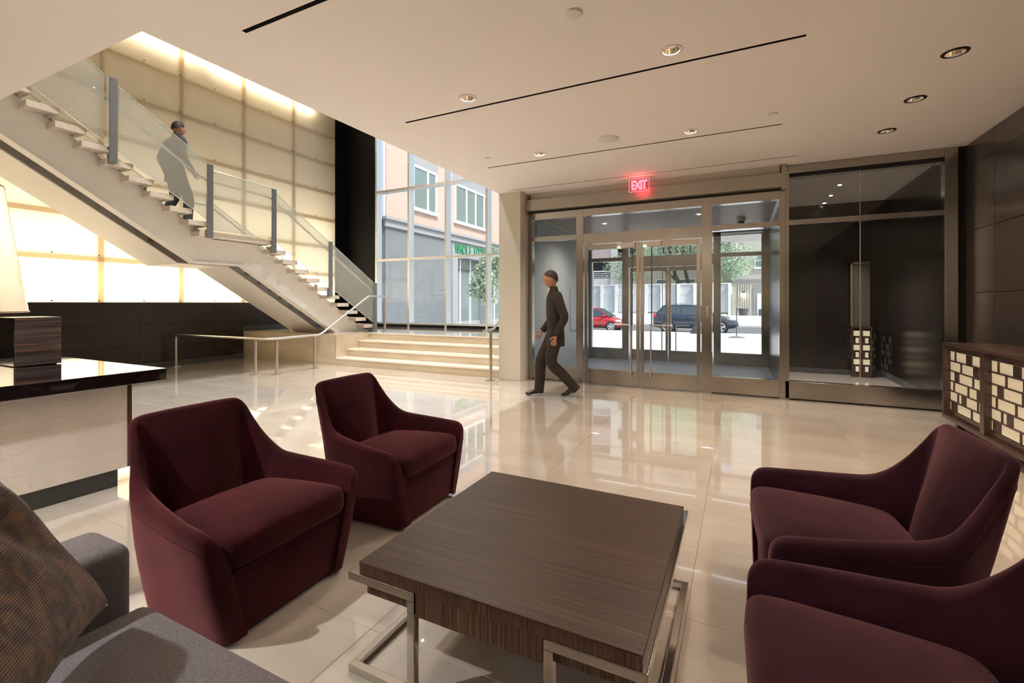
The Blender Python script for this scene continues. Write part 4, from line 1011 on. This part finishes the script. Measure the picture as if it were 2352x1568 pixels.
# ================================================================== OUTSIDE
S('pavement_plaza', MB().add([(-13.9, 10.7, -.03), (30, 10.7, -.03), (30, 28.8, -.40), (-13.9, 28.8, -.40), (-13.9, 10.7, -.4), (30, 10.7, -.4), (30, 28.8, -.75), (-13.9, 28.8, -.75)],
  [(0, 1, 2, 3), (7, 6, 5, 4), (0, 4, 5, 1), (1, 5, 6, 2), (2, 6, 7, 3), (3, 7, 4, 0)]), 'concrete')
S('road', B(-60, 60, 28.8, 39.0, -.80, -.52), 'asphalt')
S('pavement_far', B(-60, 60, 39.0, 60, -.80, -.40), 'concrete')
S('pavement_side', B(-60, -13.9, 10.7, 28.8, -.8, -.42), 'concrete')

# brick corner building seen through the tall window
bk = thing('brick_building', 'pale brick shop building with grey stone ground floor beyond the tall window', 'building', (-17, 22, -.45))
X0 = -14.0
S('brick_wall', B(-26, X0, 15.80, 38, 5.06, 14), 'brick', bk); S('sky_white_end_wall', B(-26, X0 - .06, 15.70, 15.80, 5.10, 14), 'winwhite', bk); S('stone_base', B(-26, X0 + .03, 15.72, 21.0, -.45, 4.68), 'stone', bk); S('stone_base', B(-26, X0 - .9, 21.0, 38, -.45, 4.68), 'stone', bk)  # end wall is coloured white to stand in for bright sky
S('cornice', B(X0, X0 + .14, 15.6, 38, 4.68, 5.06), 'cornice', bk); S('cornice_lip', B(X0, X0 + .26, 15.5, 38, 4.98, 5.10), 'cornice', bk)
S('fascia', B(X0 - .9, X0 + .02, 21.0, 38, 3.88, 4.68), 'cornice', bk)
for y0, y1 in ((21.0, 21.55), (24.9, 25.5), (29.5, 30.1)): S('stone_pier', B(X0 - .9, X0 + .02, y0, y1, -.45, 3.88), 'cornice', bk)
for (y0, y1, z0, z1, cuts) in ((17.62, 19.46, 5.86, 7.85, (.62,)), (21.25, 24.95, 5.80, 7.78, (.31, .58, .85)), (26.6, 30.2, 5.80, 7.78, (.33, .66)), (17.62, 19.46, 9.4, 11.3, (.62,)), (21.25, 24.95, 9.4, 11.3, (.31, .58, .85))):
    wdw = thing('window', None, None, (X0, (y0 + y1) / 2, z0)); wdw.parent = bk; wdw.location = V((X0, (y0 + y1) / 2, z0)) - WL[bk.name]; WL[wdw.name] = V((X0, (y0 + y1) / 2, z0))
    S('window_recess', B(X0 - .001, X0 + .012, y0 - .10, y1 + .10, z0 - .05, z1 + .12), 'pinkish', wdw)
    S('window_frame', B(X0 + .012, X0 + .07, y0 - .06, y1 + .06, z1 - .02, z1 + .10), 'winwhite', wdw); S('window_sill', B(X0 + .012, X0 + .16, y0 - .14, y1 + .14, z0 - .13, z0 + .03), 'winwhite', wdw)
    ed = [0] + list(cuts) + [1]
    for c_ in ed: yy = y0 + (y1 - y0) * c_; S('window_frame', B(X0 + .012, X0 + .07, yy - .06, yy + .06, z0, z1), 'winwhite', wdw)
    for a, b in zip(ed, ed[1:]): S('pane', B(X0 + .012, X0 + .03, y0 + (y1 - y0) * a + .06, y0 + (y1 - y0) * b - .06, z0 + .03, z1 - .02), 'pane', wdw)
    S('lintel', B(X0, X0 + .03, y0 - .2, y1 + .2, z1 + .12, z1 + .62), 'cornice', wdw)
for y0, y1 in ((21.55, 24.9), (25.5, 29.5)):
    n = 3; w_ = (y1 - y0) / n
    for k in range(n):
        a, b = y0 + w_ * k, y0 + w_ * (k + 1)
        S('shop_pane', B(X0 - .62, X0 - .60, a + .05, b - .05, .25, 3.2), 'shoppane', bk); S('shop_pane', B(X0 - .62, X0 - .60, a + .05, b - .05, 3.28, 3.86), 'shoppane', bk)
        S('shop_mullion', B(X0 - .66, X0 - .54, a - .05, a + .05, -.3, 3.88), 'winwhite' if k else 'iron', bk)
    S('shop_transom', B(X0 - .65, X0 - .55, y0, y1, 3.2, 3.28), 'iron', bk); S('shop_riser', B(X0 - .66, X0 - .55, y0, y1, -.45, .25), 'cornice', bk)
sg = thing('shop_sign', 'row of green shop sign letters fixed on the stone fascia outside', 'sign', (X0 + .03, 22.9, 4.05))
yy = -1.72
for k, ch in enumerate('WHOLE FOODS'):
    if ch != ' ':
        wch = .46 if ch == 'W' else .33
        o = text_obj(ch, .80, 'letter', 'green', sg, (.02, yy + wch / 2, -.02), (R(90), 0, R(90)), .03); o.scale = (.52, 1, 1)
        yy += wch
    else: yy += .16
o = MB().prism([(-.79, .62), (-.62, .80), (-.45, .62), (-.50, .60), (-.62, .72), (-.74, .60)], 'x', 0, .03).build('accent', 'green', sg, origin=(0, 0, 0)); o.location = (.02, .17 - .02, -.03)
# street furniture seen through the shop window side
# ---- hoarding with posts across the road
hb = thing('site_hoarding', 'grey site hoarding with white posts across the road', 'hoarding', (-5, 44, -.4))
x = -17.6; yh = 44.0
while x < -1.9:
    S('hoarding_panel', B(x + .08, x + 1.32, yh, yh + .06, .50, 2.98), 'hoard', hb)
    m2 = MB(); m2.prism([(x - .09, -.4), (x + .13, -.4), (x + .13, 2.0), (x + .24, 2.15), (x + .16, 2.98), (x - .09, 2.98), (x - .09, 2.15), (x - .16, 2.05), (x - .09, 2.0)], 'y', yh - .3, yh - .02); S('hoarding_post', m2, 'hoard_post', hb)
    x += 1.40
m2 = MB(); m2.prism([(x - .09, -.4), (x + .13, -.4), (x + .13, 2.0), (x + .24, 2.15), (x + .16, 2.98), (x - .09, 2.98), (x - .09, 2.15), (x - .16, 2.05), (x - .09, 2.0)], 'y', yh - .3, yh - .02); S('hoarding_post', m2, 'hoard_post', hb)
S('top_rail', B(-17.6, x + .1, yh - .1, yh + .1, 2.98, 3.06), 'hoard_post', hb); S('mid_line', B(-17.6, x + .1, yh - .015, yh - .001, 2.02, 2.05), 'hoard', hb)
S('low_barrier', B(-60, -.9, 40.0, 40.6, -.4, .42), 'hoard_post')
bpy.data.objects['low_barrier']['kind'] = 'structure'
S('low_barrier_wall', B(-.9, 40, 41.4, 42.0, -.4, .28), 'hoard_post')
bpy.data.objects['low_barrier_wall']['kind'] = 'structure'

def facade(name, label, x0, x1, y, z1, mat, wins, d=10, pm='pane'):
    t_ = thing(name, label, 'building', ((x0 + x1) / 2, y + d / 2, -.4))
    S('wall', B(x0, x1, y, y + d, -.4, z1), mat, t_)
    for (a, b, c, e) in wins:
        g = thing('window', None, None, ((a + b) / 2, y, c)); g.parent = t_; g.location = V(((a + b) / 2, y, c)) - WL[t_.name]; WL[g.name] = V(((a + b) / 2, y, c))
        S('window_frame', B(a - .12, b + .12, y - .06, y - .001, c - .16, e + .10), 'winwhite', g); S('pane', B(a, b, y - .075, y - .061, c, e), pm, g)
        S('sash_bar', B(a, b, y - .09, y - .076, (c + e) / 2 - .04, (c + e) / 2 + .04), 'winwhite', g); S('window_sill', B(a - .2, b + .2, y - .18, y - .061, c - .22, c - .12), 'winwhite', g)
    return t_
ga = thing('parking_garage', 'white concrete garage with dark openings behind the red car', 'building', (-22, 56, -.4))
S('wall', B(-50, -10.3, 52.0, 64, -.4, 4.15), 'garage', ga); S('stair_tower', B(-12.35, -10.3, 51.9, 60, 4.15, 22), 'garage', ga)
for k in range(5):
    z = 4.15 + 3.3 * k
    for a, b in ((-17.4, -13.2), (-22.6, -18.2), (-28, -23.4)):
        S('opening', B(a, b, 52.6, 52.7, z, z + 2.1), 'darkopen', ga)
        S('guard_rail', B(a, b, 52.0, 52.1, z + .72, z + .86), 'hoard_post', ga)
        for q in (.1, .3, .5): S('guard_bar', B(a, b, 52.02, 52.08, z + q, z + q + .07), 'hoard_post', ga)
        S('guard_post', B((a + b) / 2 - .12, (a + b) / 2 + .12, 52.0, 52.1, z, z + .75), 'hoard_post', ga)
    S('slab_band', B(-50, -10.3, 51.9, 60, z + 2.1, z + 3.3), 'pinkish' if k % 2 == 0 else 'garage', ga)
for a in (-13.15, -18.15, -23.35): S('column', B(a, a + .8, 51.85, 53, -.4, 24), 'garage', ga)
for z in (1.0, 1.7, 2.4): S('board_joint', B(-17.5, -10.9, 51.985, 52.0, z, z + .03), 'hoard', ga)
facade('yellow_house', 'dull yellow rendered building behind the leaning tree', -10.2, -.75, 54, 16, 'yellowish', [(-8.4, -7.0, 3.1, 3.9), (-6.0, -4.4, 3.1, 3.9), (-3.4, -2.0, 3.1, 3.9), (-8.4, -7.0, 6.2, 8.2), (-5.6, -3.8, 6.2, 8.2), (-3.0, -1.6, 6.2, 8.2)])
bh = facade('beige_house', 'beige stone townhouse with pilasters across the road', -.7, 26, 49, 17, 'beige', [(1.35, 2.0, 4.72, 5.95), (4.6, 5.6, 4.72, 5.95), (1.35, 2.0, 9.0, 10.6)])
for k in range(6): S('pilaster', B(-.15 + .2 * k, -.04 + .2 * k, 48.92, 49, -.4, 3.1), 'beige', bh)
S('belt_course', B(-.7, 26, 48.85, 49, 3.35, 3.55), 'cornice', bh); S('door_surround', B(1.15, 2.6, 48.86, 49, -.4, 2.9), 'cornice', bh); S('door', B(1.45, 2.3, 48.80, 48.86, -.4, 2.2), 'winwhite', bh)
S('garden_gate', B(1.6, 2.2, 48.74, 48.80, -.4, .75), 'iron', bh)
wlm = thing('wall_lantern', 'small lit wall lantern on the beige townhouse', 'lantern', (.33, 48.8, 1.95)); S('lantern_glass', B(.24, .42, 48.72, 48.90, 1.95, 2.25), 'lampglow', wlm); S('lantern_cap', B(.21, .45, 48.69, 48.91, 2.25, 2.38), 'iron', wlm)
pp = thing('black_planter', 'black tapered planter standing before the beige townhouse', 'planter', (.30, 46.5, -.4)); MB().lathe([(.26, 0), (.40, 1.10), (.43, 1.10), (.43, 1.22), (.36, 1.22)], n=20).build('pot', 'iron', pp, origin=(0, 0, 0)); MB().lathe([(.36, 1.18), (.02, 1.19)], n=16).build('soil', 'bark', pp, origin=(0, 0, 0))

# trees
def tree(label, base, trunk, blobs, n, leafm, size=.16, grp=None):
    t_ = thing('tree', label, 'tree', base, group=grp)
    for path, r_ in trunk: MB().tube(path, r_, 8).build('trunk', 'bark', t_, smooth=True, origin=(0, 0, 0))
    mb = MB(); rnd = random.Random(3)
    for _ in range(n):
        bl = rnd.choices(blobs, [b[3] ** 2 for b in blobs])[0]
        d = V((rnd.gauss(0, 1), rnd.gauss(0, 1), rnd.gauss(0, 1))).normalized() * (rnd.random() ** .45)
        c = V((bl[0] + d.x * bl[3], bl[1] + d.y * bl[3] * .9, bl[2] + d.z * bl[4]))
        s_ = size * rnd.uniform(.6, 1.2); a = V((rnd.gauss(0, 1), rnd.gauss(0, 1), rnd.gauss(0, .6))).normalized(); b = a.cross(V((rnd.gauss(0, 1), rnd.gauss(0, 1), rnd.gauss(0, 1)))).normalized()
        mb.add([c - a * s_, c + b * s_ * .45, c + a * s_, c - b * s_ * .45], [(0, 1, 2, 3)])
    o = mb.build('foliage', leafm, t_, origin=(0, 0, 0)); o['kind'] = 'stuff'
tree('leafy street tree with leaning double trunk beyond the hoarding', (-4.2, 46.2, -.4), [([(-.3, 0, 0), (-.6, 0, 2.8), (-1.3, 0, 4.4), (-1.9, .2, 6.8)], [.24, .2, .17, .1]), ([(.15, 0, 0), (.05, 0, 2.8), (-.5, 0, 5.2), (-.8, 0, 7)], [.19, .16, .13, .08]), ([(-.9, 0, 3.6), (-2.4, 0, 5.0), (-4.4, 0, 6)], [.13, .1, .06])],
     [(-6.0, 0, 5.2, 2.3, 1.7), (-5.0, 0, 4.5, 1.6, 1.0), (-3.4, 0, 6.4, 2.2, 1.5), (0, 0, 7.2, 2.6, 1.4), (2.4, 0, 6.0, 2.2, 1.6), (3.9, 0, 5.6, 1.9, 1.6), (3.6, 0, 4.7, 1.4, 1.0), (2.4, 0, 4.3, 1.0, .9), (-.8, 0, 9.2, 6.6, 2.2)], 24000, 'leaf', .115)
tree('young street tree in front of the shop windows beyond the tall window', (-10.9, 19.3, -.42), [([(0, 0, 0), (.05, 0, 2.0), (0, .1, 4.2)], [.07, .06, .03]), ([(.03, 0, 1.9), (-.3, .2, 3.0)], [.03, .015])],
     [(0, 0, 2.9, .8, .9), (.4, .1, 3.7, .8, .8), (-.55, 0, 2.4, .5, .5), (.1, 0, 1.9, .45, .35)], 2600, 'leaf2', .095)

# planter by the plaza
pl = thing('plaza_planter', 'square grey planter with pale shrubs on the plaza beside the doors', 'planter', (-6.2, 18.0, -.18)); B(-.6, .6, -.6, .6, 0, .75).build('planter_box', 'plant_pot', pl, bevel=.01)
mb = MB(); rnd = random.Random(5)
for _ in range(700):
    c = V((rnd.uniform(-.6, .75), rnd.uniform(-.6, .6), .78 + rnd.random() ** 1.5 * .26)); a = V((rnd.gauss(0, .6), rnd.gauss(0, .6), 1)).normalized() * .07; b = a.cross(V((rnd.gauss(0, 1), rnd.gauss(0, 1), 0))).normalized() * .02
    mb.add([c - a, c + b, c + a, c - b], [(0, 1, 2, 3)])
o = mb.build('foliage', 'leaf2', pl, origin=(0, 0, 0)); o['kind'] = 'stuff'
# bollard and pole stand
bo = thing('cast_bollard', 'grey cast lamp post base on the plaza in front of the dark blue car', 'bollard', (-2.05, 27.2, -.37)); MB().lathe([(.40, 0), (.40, .12), (.30, .2), (.32, .32), (.22, .42), (.18, .62), (.13, .7), (.12, .95), (.15, 1.0), (.10, 1.05)], n=18).build('cast_body', 'iron', bo, smooth=True, origin=(0, 0, 0))
po = thing('pole_stand', 'thin upright pole on a wide flat base outside the glass', 'pole stand', (-.13, 23.6, -.295)); MB().lathe([(.36, 0), (.36, .02), (.2, .06), (.04, .08)], n=24).build('pole_base', 'stone', po, smooth=True, origin=(0, 0, 0)); MB().tube([(0, 0, .07), (0, 0, 1.38)], .022, 8).build('pole', 'iron', po, origin=(0, 0, 0))

# ---- cars (nose to +x)
def car(label, loc, paint, Lc, Wc, Hc, wheel_r, wb, st_low, roof, suv=False):
    t_ = thing('car', label, 'car', loc)
    hw = Wc / 2
    # lower body
    mb = MB(); n = 12
    rings = []
    for (x, zb, zt, k) in st_low:
        w_ = hw * k; ring = []
        for (a, b) in ((0, zb), (.86, zb), (.96, zb + .08), (1.0, zb + (zt - zb) * .45), (.985, zt - .14), (.93, zt - .03), (.80, zt), (0, zt + .02)): ring.append((x, -w_ * a, b))
        for (a, b) in ((.80, zt), (.93, zt - .03), (.985, zt - .14), (1.0, zb + (zt - zb) * .45), (.96, zb + .08), (.86, zb)): ring.append((x, w_ * a, b))
        rings.append(ring)
    m_ = len(rings[0])
    for r_ in rings: mb.v += r_
    for i in range(len(rings) - 1):
        for k in range(m_): mb.f.append((i * m_ + k, i * m_ + (k + 1) % m_, (i + 1) * m_ + (k + 1) % m_, (i + 1) * m_ + k))
    mb.f.append(tuple(range(m_))); mb.f.append(tuple((len(rings) - 1) * m_ + k for k in range(m_))[::-1])
    body = mb.build('car_body', paint, t_, smooth=True, origin=(0, 0, 0), angle=55, fix=True)
    # cabin glass: prism in side view, tapered inwards at the roof
    (x0, x1, x2, x3, zb, zt) = roof
    inw = .80
    def cab(n_, mat, pts, s0, s1, grow=0.):
        mb = MB(); k = len(pts); vs = []
        for sgn in (-1, 1):
            for (x, z) in pts:
                f_ = (z - zb) / (zt - zb); wy = hw * (.93 + (inw - .93) * f_) + grow; vs.append((x, sgn * wy, z))
        fs = [tuple(range(k)), tuple(range(k, 2 * k))[::-1]] + [(i, k + i, k + (i + 1) % k, (i + 1) % k) for i in range(k)]
        mb.add(vs, fs); return mb.build(n_, mat, t_, origin=(0, 0, 0), fix=True, bevel=s0)
    xm = (x1 + x2) / 2
    cab('cabin_glass', 'carglass', [(x0, zb), (x3, zb), (x2 + .02, zt - .02), (xm, zt + .02), (x1, zt - .02)], 0, 0)
    cab('car_roof', paint, [(x1 - .10, zt - .10), (x2 + .12, zt - .10), (x2 - .12, zt + .0), (xm, zt + .045), (x1 + .1, zt + .01)], .02, 0, .012)
    def pillar(xa, xb, wd):
        for sgn in (-1, 1):
            mb = MB(); vs = []
            for (x, z) in ((xa, zb - .03), (xa + wd, zb - .03), (xb + wd, zt - .06), (xb, zt - .06)):
                f_ = (z - zb) / (zt - zb); wy = hw * (.93 + (inw - .93) * f_); vs += [(x, sgn * (wy + .012), z), (x, sgn * (wy - .05), z)]
            mb.add(vs, [(0, 2, 4, 6), (1, 7, 5, 3), (0, 1, 3, 2), (2, 3, 5, 4), (4, 5, 7, 6), (6, 7, 1, 0)]); mb.build('pillar', paint, t_, origin=(0, 0, 0), fix=True)
    pillar(x3 - .10, x2 - .06, .10); pillar(xm - .08, xm - .02, .09); pillar(x0 + .02, x1 - .02, .14 if not suv else .12)
    pillar(x0 + (x1 - x0) * .6 + .30, x1 + .28, .07)
    for sgn in (-1, 1):
        for xw in (-wb / 2, wb / 2):
            arch = MB(); arch.tube([(xw, sgn * (hw - .10), wheel_r), (xw, sgn * (hw + .006), wheel_r)], wheel_r * 1.17, 28); arch.build('wheel_arch', 'blackplastic', t_, smooth=True)
            ty_ = MB(); ty_.tube([(xw, sgn * (hw - .16), wheel_r), (xw, sgn * (hw - .02), wheel_r), (xw, sgn * (hw + .02), wheel_r)], [wheel_r, wheel_r, wheel_r * .93], 28); ty = ty_.build('tyre', 'tyre', t_, smooth=True)
            rm = MB(); rm.tube([(xw, sgn * (hw + .0), wheel_r), (xw, sgn * (hw + .025), wheel_r)], wheel_r * .24, 14)
            for k in range(5):
                a = 2 * PI * k / 5 + .3; c, s_ = math.cos(a), math.sin(a)
                rm.add([(xw + c * wheel_r * .15 - s_ * .05, sgn * (hw + .026), wheel_r + s_ * wheel_r * .15 + c * .05), (xw + c * wheel_r * .15 + s_ * .05, sgn * (hw + .026), wheel_r + s_ * wheel_r * .15 - c * .05),
                        (xw + c * wheel_r * .70 + s_ * .075, sgn * (hw + .024), wheel_r + s_ * wheel_r * .70 - c * .075), (xw + c * wheel_r * .70 - s_ * .075, sgn * (hw + .024), wheel_r + s_ * wheel_r * .70 + c * .075)], [(0, 1, 2, 3), (3, 2, 1, 0)])
            rm.build('rim', 'rim', t_)
            rg = MB(); rg.tube([(xw + math.cos(2 * PI * k / 24) * wheel_r * .72, sgn * (hw + .022), wheel_r + math.sin(2 * PI * k / 24) * wheel_r * .72) for k in range(25)], .018, 6); rg.build('rim_ring', 'rim', t_, smooth=True)
    f0 = st_low[0]; f1 = st_low[-1]
    zt_f = st_low[-3][2]
    for sgn in (-1, 1):
        o = superell(MB(), .22, .10, .085, .8, .8, 16, 8).build('head_light', 'headlight', t_, smooth=True, origin=(0, 0, 0)); o.location = (f1[0] - .27, sgn * hw * .84, zt_f - .14)
        o = superell(MB(), .10, .09, .17 if not suv else .13, .8, .6, 16, 8).build('tail_light', 'taillight', t_, smooth=True, origin=(0, 0, 0)); o.location = (f0[0] + .14, sgn * hw * .90, zb - .07)
        o = superell(MB(), .10, .09, .07, .8, .8, 14, 8).build('wing_mirror', paint, t_, smooth=True, origin=(0, 0, 0)); o.location = (x3 - .42, sgn * (hw + .03), zb + .05)
        for xd in (xm - .55, xm + .45): o = B(xd - .10, xd + .10, sgn * hw * .99 - .012, sgn * hw * .99 + .012, zb - .20, zb - .165).build('door_handle', paint, t_)
    B(f1[0] - .02, f1[0] + .03, -hw * .5, hw * .5, .45, .62).build('grille', 'blackplastic', t_)
    B(-wb / 2 + wheel_r * 1.2, wb / 2 - wheel_r * 1.2, -hw - .004, -hw * .9, .24, .30).build('sill_trim', 'rim' if suv else 'blackplastic', t_)
    if suv:
        for sgn in (-1, 1): MB().tube([(x1 + .1, sgn * hw * .72, zt + .02), (x1 + .3, sgn * hw * .72, zt + .09), (xm, sgn * hw * .72, zt + .11), (x2 - .3, sgn * hw * .72, zt + .07), (x2 - .1, sgn * hw * .72, zt + .0)], .02, 6).build('roof_rail', 'rim', t_)
car('small red hatchback parked at the kerb outside', (-8.72, 30.4, -.52), 'carred', 3.9, 1.7, 1.52, .30, 2.5,
    [(-1.92, .45, .90, .80), (-1.85, .28, .98, .92), (-1.5, .22, 1.0, .99), (-.6, .20, .97, 1.0), (.5, .20, .95, 1.0), (1.05, .20, .93, .99), (1.5, .22, .80, .95), (1.82, .26, .66, .86), (1.95, .34, .55, .74)], (-1.80, -1.45, .30, 1.20, .95, 1.50))
car('dark blue SUV parked at the kerb outside the doors', (-2.50, 30.55, -.52), 'carblue', 4.85, 1.93, 1.76, .38, 2.93,
    [(-2.38, .55, 1.00, .80), (-2.32, .36, 1.12, .93), (-1.9, .30, 1.16, .99), (-.8, .28, 1.14, 1.0), (.6, .28, 1.12, 1.0), (1.2, .28, 1.10, .99), (1.7, .30, 1.02, .96), (2.2, .34, .90, .88), (2.40, .45, .72, .76)], (-2.25, -1.75, .35, 1.28, 1.12, 1.70), True)
